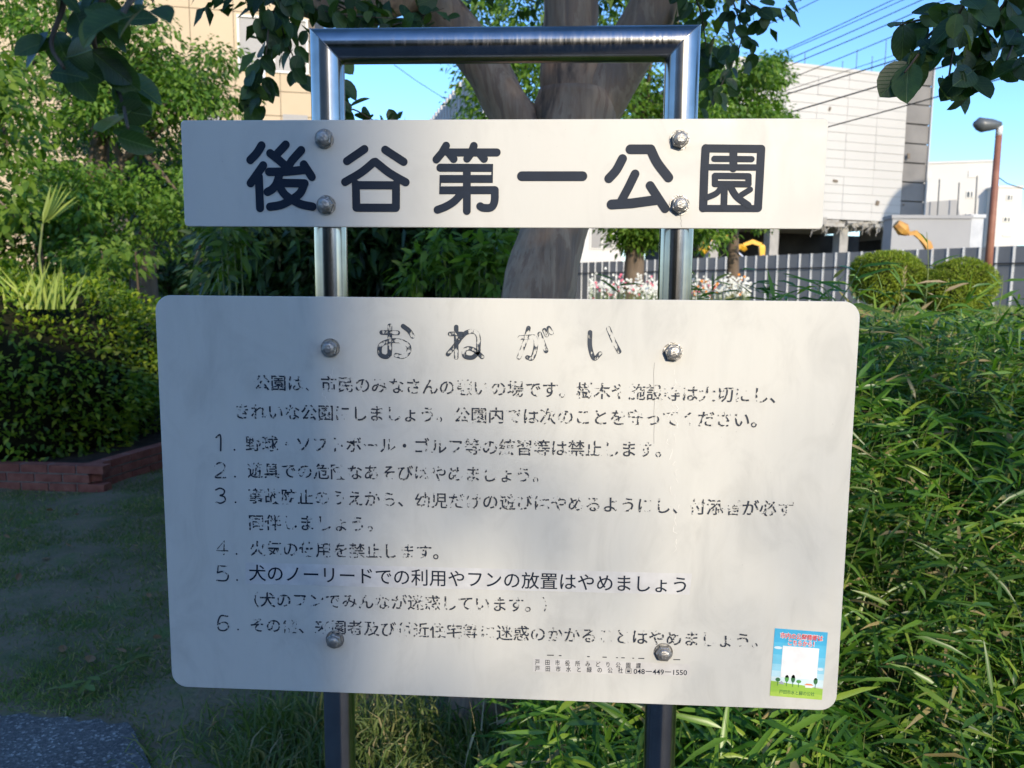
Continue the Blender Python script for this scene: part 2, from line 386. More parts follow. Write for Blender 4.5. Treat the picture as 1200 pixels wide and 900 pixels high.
M['asphalt'] = asphalt()

# ------------------------------------------------------------------ ground
xs = np.unique(np.concatenate([np.linspace(-600, -60, 8), np.linspace(-60, -8, 20), np.linspace(-8, 8, 81), np.linspace(8, 70, 24), np.linspace(70, 600, 8)]))
ys = np.unique(np.concatenate([np.linspace(-200, -10, 8), np.linspace(-10, -2, 9), np.linspace(-2, 14, 97), np.linspace(14, 60, 20), np.linspace(60, 1500, 12)]))
gx, gy = np.meshgrid(xs, ys); gz = hterr(gx, gy)
near = (np.abs(gx) < 8) & (gy < 12) & (gy > 1.0)
gz = gz+near*(0.012*np.sin(gx*7.1+gy*3)+0.01*np.sin(gy*9-gx*4))
nx = len(xs)
fs = [(j*nx+i, j*nx+i+1, (j+1)*nx+i+1, (j+1)*nx+i) for j in range(len(ys)-1) for i in range(nx-1)]
me = bpy.data.meshes.new('ground'); me.from_pydata(np.stack([gx, gy, gz], -1).reshape(-1, 3).tolist(), [], fs); me.materials.append(M['ground'])
me.polygons.foreach_set('use_smooth', [True]*len(fs)); setp(link('ground', me), kind='structure')
g1, g2, g3 = ground(-60, 834), ground(150, 850), ground(178, 905)
mb = MB(); path = [(-30, g1[1]+.15), (g1[0], g1[1])]
for i in range(1, 12):
    a = i/12; path.append((g1[0]+(g2[0]-g1[0])*a, g1[1]+(g2[1]-g1[1])*a+.012*math.sin(i*2.7)+random.uniform(-.012, .012)))
path += [(g2[0], g2[1]), (g2[0]+.05, g2[1]-.05), (g3[0], g3[1]), (g3[0]+.1, -.25), (8, -.3), (30, -.3), (30, -9), (-30, -9)]
mb.add([(x, y, .012) for x, y in path], [tuple(range(len(path)))[::-1]]); setp(mb.build('asphalt_path', M['asphalt']), kind='structure')

# ------------------------------------------------------------------ the park sign
UX0, UX1, UZ0, UZ1 = -.5587, .2459, 1.583, 1.715
LX0, LX1, LZ0, LZ1 = -.6026, .2974, .9564, 1.4947
PX = (-.3757, .0717); PR = .0213; PYc = .003+PR+.0005
sign = thing('park_sign', 'white two-plate park notice sign on a polished stainless steel pipe frame', 'sign', (PX[0]/2+PX[1]/2, PYc, 0))
ztop = at(590, 53, PYc)[2]
for i, x in enumerate(PX):
    mb = MB(); n = 40
    # mitred top: ring cut at 45 degrees
    vs = []; sgn = 1 if i == 0 else -1
    for k in range(n):
        a = 2*math.pi*k/n; cx, cy = PR*math.cos(a), PR*math.sin(a)
        vs.append((x+cx, PYc+cy, -.3))
    for k in range(n):
        a = 2*math.pi*k/n; cx, cy = PR*math.cos(a), PR*math.sin(a)
        vs.append((x+cx, PYc+cy, ztop-cx*sgn))
    mb.add(vs, [(k, (k+1) % n, n+(k+1) % n, n+k) for k in range(n)]); mb.build('post', M['steel'], sign, smoothed=True)
mb = MB(); n = 40; vs = []
for i, x in enumerate(PX):
    sgn = 1 if i == 0 else -1
    for k in range(n):
        a = 2*math.pi*k/n; cz, cy = PR*math.cos(a), PR*math.sin(a)
        vs.append((x-sgn*cz, PYc+cy, ztop+cz))
mb.add(vs, [(k, n+k, n+(k+1) % n, (k+1) % n) for k in range(n)]); mb.build('top_rail', M['steel'], sign, smoothed=True)
mb = MB()
for i, x in enumerate(PX):      # weld bead along the mitre
    sgn = 1 if i == 0 else -1
    ring = [(x-sgn*(PR+.0002)*math.cos(a), PYc+(PR+.0002)*math.sin(a), ztop+(PR+.0002)*math.cos(a)) for a in [2*math.pi*k/32 for k in range(33)]]
    mb.tube(ring, .0007, 5, caps=False)
mb.build('weld_bead', M['steel'], sign, smoothed=True)

def rrect(x0, x1, z0, z1, r, n=8):
    out = []
    for cx, cz, a0 in ((x1-r, z1-r, 0), (x0+r, z1-r, 90), (x0+r, z0+r, 180), (x1-r, z0+r, 270)):
        for k in range(n+1):
            a = math.radians(a0+90*k/n); out.append((cx+r*math.cos(a), cz+r*math.sin(a)))
    return out
def plate(name, x0, x1, z0, z1, r, m_):
    o1 = rrect(x0+.0007, x1-.0007, z0+.0007, z1-.0007, r); o2 = rrect(x0, x1, z0, z1, r); n = len(o1)
    mb = MB()
    mb.add([(x, 0, z) for x, z in o1]+[(x, .0007, z) for x, z in o2]+[(x, .003, z) for x, z in o2],
           [tuple(range(n)), tuple(range(3*n-1, 2*n-1, -1))]
           + [(i, i+n, (i+1) % n+n, (i+1) % n) for i in range(n)]+[(i+n, i+2*n, (i+1) % n+2*n, (i+1) % n+n) for i in range(n)])
    return mb.build(name, m_, sign)
name_plate = plate('name_plate', UX0, UX1, UZ0, UZ1, .005, M['plate'])
notice = plate('notice_plate', LX0, LX1, LZ0, LZ1, .021, M['plate_worn'])

# bolts (hexagon with round worn cap and washer)
mb = MB(); n = 24
rings = [(0, .0125), (-.0012, .0125), (-.0012, .0108)]
vs = []; fs = []
for y, r in rings:
    for k in range(n): vs.append((r*math.cos(2*math.pi*k/n), y, r*math.sin(2*math.pi*k/n)))
for i in range(2): fs += [(i*n+k, i*n+(k+1) % n, (i+1)*n+(k+1) % n, (i+1)*n+k) for k in range(n)]
mb.add(vs, fs)
vs = []; hx = []
for y, r in ((-.0012, .0107), (-.0075, .0107), (-.0086, .0096)):
    for k in range(6): a = math.pi/6+2*math.pi*k/6; vs.append((r*math.cos(a), y, r*math.sin(a)))
mb.add(vs, [(i*6+k, i*6+(k+1) % 6, (i+1)*6+(k+1) % 6, (i+1)*6+k) for i in range(2) for k in range(6)]+[(12, 13, 14, 15, 16, 17)])
vs = []; rs = [(-.0086, .0082), (-.0105, .0080), (-.0122, .0068), (-.0132, .0045), (-.0135, 0.0002)]
for y, r in rs:
    for k in range(16): vs.append((r*math.cos(2*math.pi*k/16), y, r*math.sin(2*math.pi*k/16)))
mb.add(vs, [(i*16+k, i*16+(k+1) % 16, (i+1)*16+(k+1) % 16, (i+1)*16+k) for i in range(4) for k in range(16)])
bm_ = mb.mesh('bolt', M['bolt'])
for bx, by in ((379, 162), (381, 240), (797, 163), (797, 240), (386, 408), (789, 413), (391.5, 751), (778, 766)):
    p = at(bx, by, -.005); b_ = link('bolt', bm_, sign, Vector(p)*1.0-ORG[sign]+Vector((0, .005, 0)))
    b_.rotation_euler = (0, random.uniform(0, 1), 0)

# --- stroke lettering
def strokes(name, strokelist, origin, scale, width_px, parent, m_, y=-.0006, uvname=None):
    """each stroke is a list of zoom-crop points; a thick flat line with round ends"""
    V = []; Fc = []; U = []
    def PT(q): 
        p = at(origin[0]+q[0]*scale, origin[1]+q[1]*scale, 0); return np.array([p[0], p[2]])
    for si, st in enumerate(strokelist):
        wpx = width_px
        if isinstance(st, tuple): wpx, st = st
        hw = np.linalg.norm(PT((wpx/2, 0))-PT((0, 0)))
        pts = [PT(q) for q in (catmull([(*q, 0) for q in st], 6) if len(st) > 2 and st[0] != 'L' else [q for q in st if q != 'L'])]
        yy = y-.00003*si
        # offset polygon
        L = []; R = []
        for i, p in enumerate(pts):
            t = pts[min(i+1, len(pts)-1)]-pts[max(i-1, 0)]; t = t/np.linalg.norm(t); nrm = np.array([-t[1], t[0]])
            L.append(p+nrm*hw); R.append(p-nrm*hw)
        b = len(V); n_ = len(pts)
        for i in range(n_):
            V += [(L[i][0], yy, L[i][1]), (pts[i][0], yy, pts[i][1]), (R[i][0], yy, R[i][1])]; U += [1, 0, 1]
        for i in range(n_-1):
            a = b+3*i; Fc += [(a, a+1, a+4, a+3), (a+1, a+2, a+5, a+4)]
        for end, sg in ((0, -1), (n_-1, 1)):
            p = pts[end]; q = pts[1] if end == 0 else pts[-2]; t = (p-q)/np.linalg.norm(p-q); nrm = np.array([-t[1], t[0]])
            c = len(V); V.append((p[0], yy, p[1])); U.append(0); K = 10
            for k in range(K+1):
                an = -math.pi/2+math.pi*k/K; v = p+hw*(t*math.cos(an)+nrm*math.sin(an)); V.append((v[0], yy, v[1])); U.append(1)
            Fc += [(c, c+1+k, c+2+k) for k in range(K)]
    me = bpy.data.meshes.new(name); o = ORG[parent]
    me.from_pydata([(a-o.x, b-o.y, c-o.z) for a, b, c in V], [], Fc); me.materials.append(m_)
    if uvname:
        uv = me.uv_layers.new(name=uvname)
        for lp in me.loops: uv.data[lp.index].uv = (U[lp.vertex_index], 0)
    me.update(); return link(name, me, parent)
ci = lambda pts: pts
S9 = 1/9.0
ko = [[(240, 140), (190, 220), (122, 293)], ['L', (258, 350), (195, 440), (125, 538)], ['L', (212, 470), (225, 800)],
      ['L', (495, 132), (400, 235)], ['L', (332, 222), (420, 290), (510, 370)], ['L', (658, 190), (560, 300), (500, 400)],
      [(320, 418), (500, 415), (690, 396)], ['L', (686, 340), (770, 470)],
      [(432, 440), (400, 540), (355, 600), (305, 630)], ['L', (440, 535), (695, 540)], [(693, 540), (650, 640), (560, 710), (450, 765), (330, 787)],
      [(425, 560), (480, 650), (560, 710), (660, 760), (778, 785)]]
strokes('lettering', ko, (280, 155), S9, 86, name_plate, M['ink'])
tani = [['L', (335, 178), (150, 305)][1:], ['L', (553, 185), (748, 312)][1:], [(435, 315), (300, 425), (130, 525)], [(450, 312), (600, 430), (770, 528)],
        ['L', (245, 558), (668, 560)], ['L', (244, 545), (250, 795)], ['L', (668, 545), (668, 795)], ['L', (252, 795), (666, 797)]]
strokes('lettering', tani, (390, 155), S9, 84, name_plate, M['ink'])
dai = [['L', (206, 142), (160, 220), (103, 288)], ['L', (225, 213), (440, 213)], ['L', (240, 225), (286, 282)], ['L', (498, 145), (470, 220), (428, 278)],
       ['L', (490, 213), (740, 213)], ['L', (560, 225), (606, 280)],
       ['L', (145, 374), (693, 376), (690, 492), (146, 492), (141, 612), (720, 610)], [(720, 610), (716, 730), (680, 792), (600, 797), (565, 780)],
       ['L', (425, 376), (425, 830)], [(385, 630), (290, 730), (200, 785), (115, 818)]]
strokes('lettering', dai, (500, 155), S9, 82, name_plate, M['ink'])
strokes('lettering', [(100, ['L', (50, 0), (690, 0)])], (606, 206.5), S9, 100, name_plate, M['ink'])
kou = [(100, ['L', (348, 180), (560, 180)]), (100, [(562, 180), (630, 320), (750, 478)]), (96, [(265, 280), (200, 400), (122, 488)]),
       (92, ['L', (398, 440), (330, 580), (245, 740)]), (104, ['L', (150, 762), (360, 750), (620, 715)]), (92, ['L', (556, 562), (715, 806)])]
strokes('lettering', kou, (700, 155), S9, 96, name_plate, M['ink'])
en = [(84, ['L', (152, 170), (738, 176)]), (88, ['L', (152, 170), (138, 420), (126, 800)]), (84, ['L', (738, 176), (722, 480), (704, 800)]), (74, ['L', (126, 803), (704, 805)]),
      (64, ['L', (244, 280), (636, 284)]), (82, ['L', (445, 180), (445, 380)]), (66, ['L', (170, 368), (715, 372)]),
      (66, ['L', (250, 460), (604, 464)]), (64, ['L', (250, 460), (250, 545)]), (64, ['L', (604, 464), (604, 545)]), (66, ['L', (250, 545), (604, 548)]),
      (70, ['L', (350, 590), (344, 790)]), (64, [(330, 560), (270, 640), (165, 690)]), (70, [(410, 570), (480, 680), (600, 770)]), (62, ['L', (620, 605), (530, 660)])]
strokes('lettering', en, (810, 155), S9, 70, name_plate, M['ink'])

S8 = 1/8.0
o_ = [['L', (140, 197), (290, 200)], ['L', (216, 135), (216, 300), (214, 400)], [(214, 400), (180, 425), (125, 400), (128, 320), (200, 280), (300, 275), (385, 315), (390, 380), (340, 420), (275, 410)],
      [(340, 138), (395, 180), (430, 232)]]
strokes('lettering', o_, (430, 365), S8, 44, notice, M['ink_heading'], uvname='across')
ne_ = [['L', (838, 145), (838, 430)], ['L', (780, 210), (890, 210)], [(890, 225), (850, 290), (760, 400)], [(850, 280), (930, 200), (1010, 190), (1045, 240), (1045, 340), (1040, 380), (990, 430), (920, 420), (915, 365), (960, 345), (1020, 370), (1080, 425)]]
strokes('lettering', ne_, (430, 365), S8, 42, notice, M['ink_heading'], uvname='across')
ga_ = [[(155, 245), (230, 240), (290, 240), (305, 300), (290, 390), (265, 440), (225, 430)], [(235, 155), (200, 290), (145, 430)], [(340, 210), (370, 290), (400, 370)], ['L', (385, 175), (405, 220)], ['L', (425, 155), (450, 200)]]
strokes('lettering', ga_, (590, 365), S8, 42, notice, M['ink_heading'], uvname='across')
i_ = [[(812, 195), (812, 330), (850, 440), (905, 395)], [(985, 160), (1025, 260), (1085, 375)]]
strokes('lettering', i_, (590, 365), S8, 42, notice, M['ink_heading'], uvname='across')

# --- font lettering (fallback glyphs of the built-in font), turned into flat meshes
def text_mesh(s, offset=0.0):
    cu = bpy.data.curves.new('t', 'FONT'); cu.body = s; cu.offset = offset; cu.resolution_u = 3
    ob = bpy.data.objects.new('t', cu); C.objects.link(ob)
    dg = bpy.context.evaluated_depsgraph_get(); dg.update()
    me = bpy.data.meshes.new_from_object(ob.evaluated_get(dg))
    v = np.zeros(len(me.vertices)*3); me.vertices.foreach_get('co', v); v = v.reshape(-1, 3)
    f = [tuple(p.vertices) for p in me.polygons]
    bpy.data.objects.remove(ob); bpy.data.curves.remove(cu); bpy.data.meshes.remove(me)
    return v, f
def text_geo(s, x0, y0, x1, y1, offset=0.0, hs=1.0):
    """text between pixel ends (left,centre) and (right,centre) on the plate plane -> world verts"""
    v, f = text_mesh(s, offset)
    A = at(x0, y0, 0); B = at(x1, y1, 0); A = np.array([A[0], A[2]]); B = np.array([B[0], B[2]])
    wx = v[:, 0].max()-v[:, 0].min(); L = np.linalg.norm(B-A); k = L/wx; ux = (B-A)/L; uy = np.array([-ux[1], ux[0]])
    cy = 0.37   # visual centre of CJK glyphs above baseline (em)
    X = (v[:, 0]-v[:, 0].min())*k; Yv = (v[:, 1]-cy)*k*hs
    P_ = A[None]+X[:, None]*ux[None]+Yv[:, None]*uy[None]
    return P_, f
def text_obj(name, s, x0, y0, x1, y1, parent, m_, y=-.0006, offset=0.0, hs=1.0):
    P_, f = text_geo(s, x0, y0, x1, y1, offset, hs)
    mb = MB(); mb.add([(a, y, b) for a, b in P_], f); return mb.build(name, m_, parent)
LINES = [('公園は、市民のみなさんの憩いの場です。樹木や施設等は大切にし、', 298, 448, 909, 463.5),
         ('きれいな公園にしましょう。公園内では次のことを守ってください。', 277, 482, 887, 492),
         ('野球・ソフトボール・ゴルフ等の練習等は禁止します。', 288, 519.5, 775, 527),
         ('遊具での危険なあそびはやめましょう。', 290, 551, 631, 557),
         ('事故防止のうえから、幼児だけの遊びはやめるようにし、付添者が必ず', 291, 581, 930, 596.5),
         ('同伴しましょう。', 292, 612, 437, 614),
         ('火気の使用を禁止します。', 293, 642.5, 514, 647),
         ('（犬のフンでみんなが迷惑しています。）', 298, 702.5, 641, 709),
         ('その他、来園者及び付近住宅等に迷惑のかかることはやめましょう。', 294, 732, 888, 751)]
for s, x0, y0, x1, y1 in LINES: text_obj('lettering', s, x0, y0, x1, y1, notice, M['ink_worn'], offset=.010)
DG = [[[(253.5, 512.5), (258.5, 510), (258.8, 528)]],
      [[(252.5, 546), (256, 542.5), (261, 543), (264, 547), (262, 552), (252.5, 559), (264.5, 559.5)]],
      [[(253, 574), (258, 572), (263, 574.5), (262, 579), (258, 580.5), (263, 582), (264, 586.5), (259, 589.5), (252.5, 588)]],
      [['L', (262.5, 649.5), (263, 633.5), (253.5, 645), (267, 645.5)]],
      [['L', (267, 663.5), (256, 663), (255, 671)], [(255, 671), (262, 669.5), (267.5, 674), (265, 680), (254.5, 680)]],
      [[(267, 722), (259, 721.5), (255.5, 730), (257, 737.5), (264, 738.5), (268, 733.5), (264, 729), (256.5, 731)]]]
for g_, yb in zip(DG, (528, 559.5, 589.5, 650, 680.5, 738.5)):
    strokes('lettering', [q if q[0] == 'L' else q for q in g_], (0, 0), 1.0, 1.9, notice, M['ink_digit'])
    p = at(275+(yb-528)*.02, yb-1, 0); mb = MB(); mb.add([(p[0]+.0013*math.cos(q*.785), -.0006, p[2]+.0013*math.sin(q*.785)) for q in range(8)], [tuple(range(8))]); mb.build('lettering', M['ink'], notice)
# faded remains of an older line above the footer strip
mb = MB()
for x, wd in ((641, 8), (655, 3), (688, 3), (706, 5), (722, 2), (728, 4), (741, 2), (748, 7), (789, 8)):
    a = at(x, 768+(x-641)*.035, 0); b_ = at(x+wd, 768.2+(x-641)*.035, 0)
    mb.add([(a[0], -.0006, a[2]), (b_[0], -.0006, b_[2]), (b_[0], -.0006, b_[2]+.0013), (a[0], -.0006, a[2]+.0011)], [(0, 1, 2, 3)])
mb.build('lettering', M['ink'], notice)
M['drip'] = simple('limescale_drip', (.70, .68, .63), .7); M['grime'] = simple('grime', (.30, .29, .27), .8)
for px, y0, y1, n_, mk in ((789, 430, 640, 26, 'drip'), (386, 425, 470, 6, 'drip'), (778, 425, 520, 0, 'crack'), (798, 247, 266, 0, 'crack')):
    mb = MB()
    if mk == 'crack':
        q = [at(px-12*(y0 > 300)+random.uniform(-.8, .8), y, 0) for y in np.linspace(y0, y1, 9)]
        for a_, b_ in zip(q[:-1], q[1:]): mb.add([(a_[0], -.0003, a_[2]), (a_[0]+.0005, -.0003, a_[2]), (b_[0]+.0005, -.0003, b_[2]), (b_[0], -.0003, b_[2])], [(0, 1, 2, 3)])
        mb.build('scratch', M['grime'], notice if y0 > 300 else name_plate)
    else:
        x = px
        for i in range(n_):
            y = y0+(y1-y0)*(i+random.random())/n_; x = px+random.gauss(0, 3.5); q = [at(x, y, 0), at(x+random.gauss(0, 2), y+random.uniform(2, 5), 0), at(x+random.gauss(0, 3), y+random.uniform(5, 10), 0)]
            w_ = random.uniform(.0006, .0014)
            for a_, b_ in zip(q[:-1], q[1:]): mb.add([(a_[0], -.0003-i*1e-6, a_[2]), (a_[0]+w_, -.0003-i*1e-6, a_[2]), (b_[0]+w_*.6, -.0003-i*1e-6, b_[2]), (b_[0], -.0003-i*1e-6, b_[2])], [(0, 1, 2, 3)])
        o_k = mb.build('limescale', M['drip'], notice); o_k['kind'] = 'stuff'
# strip stickers
M['strip'] = simple('strip_white', (.60, .59, .57), .35)
M['strip2'] = simple('strip_clear', (.59, .57, .535), .4)
def quad_sheet(mb, px, y):
    ps = [at(a, b, 0) for a, b in px]
    mb.add([(p[0], y, p[2]) for p in ps], [(0, 1, 2, 3)])
mb = MB(); quad_sheet(mb, [(288, 684), (808, 697), (811, 672), (288, 659)], -.0004)
mb.mi = 1; P_, f = text_geo('犬のノーリードでの利用やフンの放置はやめましょう', 292, 671, 804, 685.5, .006); mb.add([(a, -.0007, b) for a, b in P_], f)
mb.build('correction_strip', [M['strip'], M['ink']], notice)
mb = MB(); quad_sheet(mb, [(624, 787), (808, 792.5), (809, 778), (624.5, 771)], -.0004)
mb.mi = 1
for s, a, b, c, d in (('戸　田　市　役　所　み　ど　り　公　園　課', 627, 775.5, 751, 780), ('戸　田　市　水　と　緑　の　公　社', 627, 783, 730, 785.5), ('048ー449ー1550', 742.5, 786.2, 805, 787.8)):
    P_, f = text_geo(s, a, b, c, d, .008, 1.25 if s[0] != '0' else 1.0); mb.add([(q, -.0007, r) for q, r in P_], f)
p = at(736.5, 786, 0)
for dx, dz, ww, hh in ((0, .0033, .0075, .0005), (0, -.0033, .0075, .0005), (-.0036, 0, .0005, .007), (.0036, 0, .0005, .007), (0, -.0008, .0040, .0024), (0, .0014, .005, .0010)):
    mb.add([(p[0]+dx-ww/2, -.0007, p[2]+dz-hh/2), (p[0]+dx+ww/2, -.0007, p[2]+dz-hh/2), (p[0]+dx+ww/2, -.0007, p[2]+dz+hh/2), (p[0]+dx-ww/2, -.0007, p[2]+dz+hh/2)], [(0, 1, 2, 3)])
mb.build('contact_strip', [M['strip2'], M['ink']], notice)

# colour sticker (QR code left out: its white field stays blank)
def sticker():
    c = [np.array(at(a, b, 0))[[0, 2]] for a, b in ((902, 815), (963, 820), (970, 741), (908, 736))]
    def uvp(u, v): return (c[0]*(1-u)+c[1]*u)*(1-v)+(c[3]*(1-u)+c[2]*u)*v
    mb = MB(); mats = []
    def addpoly(uvs, y, mi):
        mb.mi = mi; ps = [uvp(*q) for q in uvs]; mb.add([(q[0], y, q[1]) for q in ps], [tuple(range(len(ps)))])
    rect = lambda a, b, c_, d: [(a, b), (c_, b), (c_, d), (a, d)]
    cols = [(.07, .42, .66), (.10, .47, .68), (.17, .53, .71), (.30, .61, .74), (.46, .69, .77), (.60, .74, .76), (.30, .50, .07), (.38, .56, .09), (.78, .78, .77), (.75, .06, .07), (.05, .16, .06), (.10, .30, .07), (.35, .36, .45), (.70, .25, .12), (.62, .74, .78)]
    for i, cc in enumerate(cols): mats.append(simple('sticker_print', cc, .3))
    lv = [1, .80, .62, .48, .38, .29, .18]
    for i in range(6): addpoly(rect(0, lv[i+1], 1, lv[i]), -.0004, i)
    hill = [(0, 0), (1, 0), (1, .16), (.8, .175), (.6, .195), (.4, .20), (.2, .215), (0, .225)]
    addpoly(hill, -.0005, 6); addpoly([(0, 0), (1, 0), (1, .07), (.5, .10), (0, .06)], -.00055, 7)
    for u, v, s_ in ((.09, .72, .08), (.92, .45, .06)):
        addpoly([(u+s_*math.cos(a), v+.022*math.sin(a)) for a in [k*math.pi/5 for k in range(10)]], -.0006, 14)
    for u, h, col in ((.30, .11, 11), (.42, .12, 10), (.85, .10, 10), (.13, .06, 10), (.53, .05, 11)):
        addpoly([(u+.04*math.cos(a)*(1 if h > .07 else 1.2), .22+h*.5+h*.5*math.sin(a)) for a in [k*math.pi/5 for k in range(10)]], -.0006, col)
        addpoly(rect(u-.006, .16, u+.006, .24), -.00058, 10)
    addpoly([(.14, .19), (.27, .185), (.20, .235)], -.00062, 12); addpoly(rect(.66, .165, .80, .20), -.00062, 8); addpoly([(.64, .20), (.82, .20), (.77, .225), (.68, .225)], -.00064, 13)
    addpoly(rect(.175, .29, .865, .755), -.0006, 8)
    def tx(s, u0, u1, v, h, mi, y, off):
        vv, f = text_mesh(s, off); wx = vv[:, 0].max()-vv[:, 0].min(); x = (vv[:, 0]-vv[:, 0].min())/wx
        k = h/1.0; mb.mi = mi
        pts = [uvp(u0+(u1-u0)*a, v+(b-.37)*k) for a, b in zip(x, vv[:, 1])]; mb.add([(q[0], y, q[1]) for q in pts], f)
    tx('市内の公園情報は', .105, .925, .905, .092, 8, -.00065, .06); tx('市内の公園情報は', .115, .915, .905, .088, 9, -.00085, .015)
    tx('こちらから！', .265, .77, .81, .092, 8, -.00065, .06); tx('こちらから！', .275, .76, .81, .088, 9, -.00085, .015)
    tx('戸田市水と緑の公社', .17, .85, .075, .065, 10, -.00075, .01)
    o = mb.build('information_sticker', mats, notice)
sticker()

# ------------------------------------------------------------------ crape myrtle behind the sign
crape = thing('crape_myrtle', 'crape myrtle with smooth brown peeling bark forking into limbs right behind the sign', 'tree', (at(566, 875, 1.6)[0], 1.6, 0))
D = 1.6
def pw(px, py, wpx, Y=D): 
    p = at(px, py, Y); return p, wpx/2*(Y-CAM[1])/900.
def limb(mb, rows, n=26, k=5, wob=.02, Yd=None):
    P_ = []; R = []
    for i, (a, b, c, *y) in enumerate(rows):
        p, r = pw(a, b, c, y[0] if y else D); P_.append(p); R.append(r)
    Q = catmull([(*p, r) for p, r in zip(P_, R)], k)
    mb.tube([q[:3] for q in Q], [q[3] for q in Q], n, wob=wob)
mb = MB()
limb(mb, [(560, 940, 130), (567, 868, 104), (585, 700, 90), (608, 480, 86), (630, 345, 85), (649, 272, 76), (660, 215, 84), (672, 150, 92), (676, 110, 88)], 32, 6, .035)
limb(mb, [(664, 190, 60), (670, 100, 74), (668, 50, 62), (668, 0, 60), (664, -120, 54), (650, -350, 46)], 24, 5, .03)
mb.build('trunk', M['crape_bark'], crape, smoothed=True)
mb = MB(); limb(mb, [(668, 235, 50), (640, 185, 58), (598, 130, 50), (566, 75, 50), (524, 20, 48), (490, -25, 46), (440, -110, 40), (380, -260, 30, 1.4)], 22, 5, .03)
mb.build('limb', M['crape_bark'], crape, smoothed=True)
mb = MB(); limb(mb, [(676, 175, 50), (700, 120, 62), (738, 60, 56), (770, 0, 56), (800, -80, 48), (860, -220, 38, 1.4)], 22, 5, .03)
mb.build('limb', M['crape_bark'], crape, smoothed=True)
mb = MB(); limb(mb, [(500, -15, 44), (440, 5, 36, 1.5), (380, 12, 26, 1.4), (320, -5, 18, 1.3)], 14, 5, .03)
mb.build('limb', M['crape_bark'], crape, smoothed=True); mb = MB()
limb(mb, [(665, -250, 46, 1.6), (700, -420, 34, 1.2), (760, -700, 22, .6)], 12)
mb.build('limb', M['crape_bark'], crape, smoothed=True); mb = MB()
limb(mb, [(430, -130, 34, 1.55), (300, -260, 24, 1.3), (150, -420, 16, 1.0)], 12)
mb.build('limb', M['crape_bark'], crape, smoothed=True); mb = MB()
limb(mb, [(850, -200, 34, 1.45), (980, -330, 24, 1.2), (1150, -430, 16, .9)], 12)
mb.build('limb', M['crape_bark'], crape, smoothed=True)

def clumps(centers, rad, per, L, W, kind, flat=.55, droop=.3, up=.35, dirbias=(0, 0, -.2), jitter=1.0):
    centers = np.asarray(centers, float); n = len(centers)*per
    c = np.repeat(centers, per, 0); r = np.repeat(np.broadcast_to(rad, (len(centers),)), per)
    d = norm(rnd(n)); rr = RNG.random(n)**.45
    off = d*rr[:, None]*r[:, None]; off[:, 2] *= flat
    pos = c+off
    dr = norm(off*np.array([1, 1, .5]))*.8+rnd(n, .45)+np.array(dirbias)
    nr = np.array([0.05, -.35, .9])+rnd(n, up)
    s = RNG.uniform(.7, 1.25, n)
    return leafarr(pos, dr, nr, L*s, W*s, kind, droop)
# canopy over the sign, above the picture
cc = []
for _ in range(170):
    x = RNG.uniform(-2.2, 2.4); y = RNG.uniform(-.6, 3.4); z = RNG.uniform(3.0, 4.6)
    cc.append((x, y, z))
for px, py, Y in ((450, -60, 1.5), (360, -40, 1.4), (300, -60, 1.3), (860, -60, 1.5), (560, -110, 1.8), (760, -120, 1.8), (420, -25, 1.35), (330, -30, 1.2), (835, -30, 1.5), (480, -30, 1.6)):
    cc.append(at(px, py, Y))
leafobj('crown', [clumps(cc, .33, 70, .055, .038, 'rhomb', .7)], M['leaf_crape'], crape)

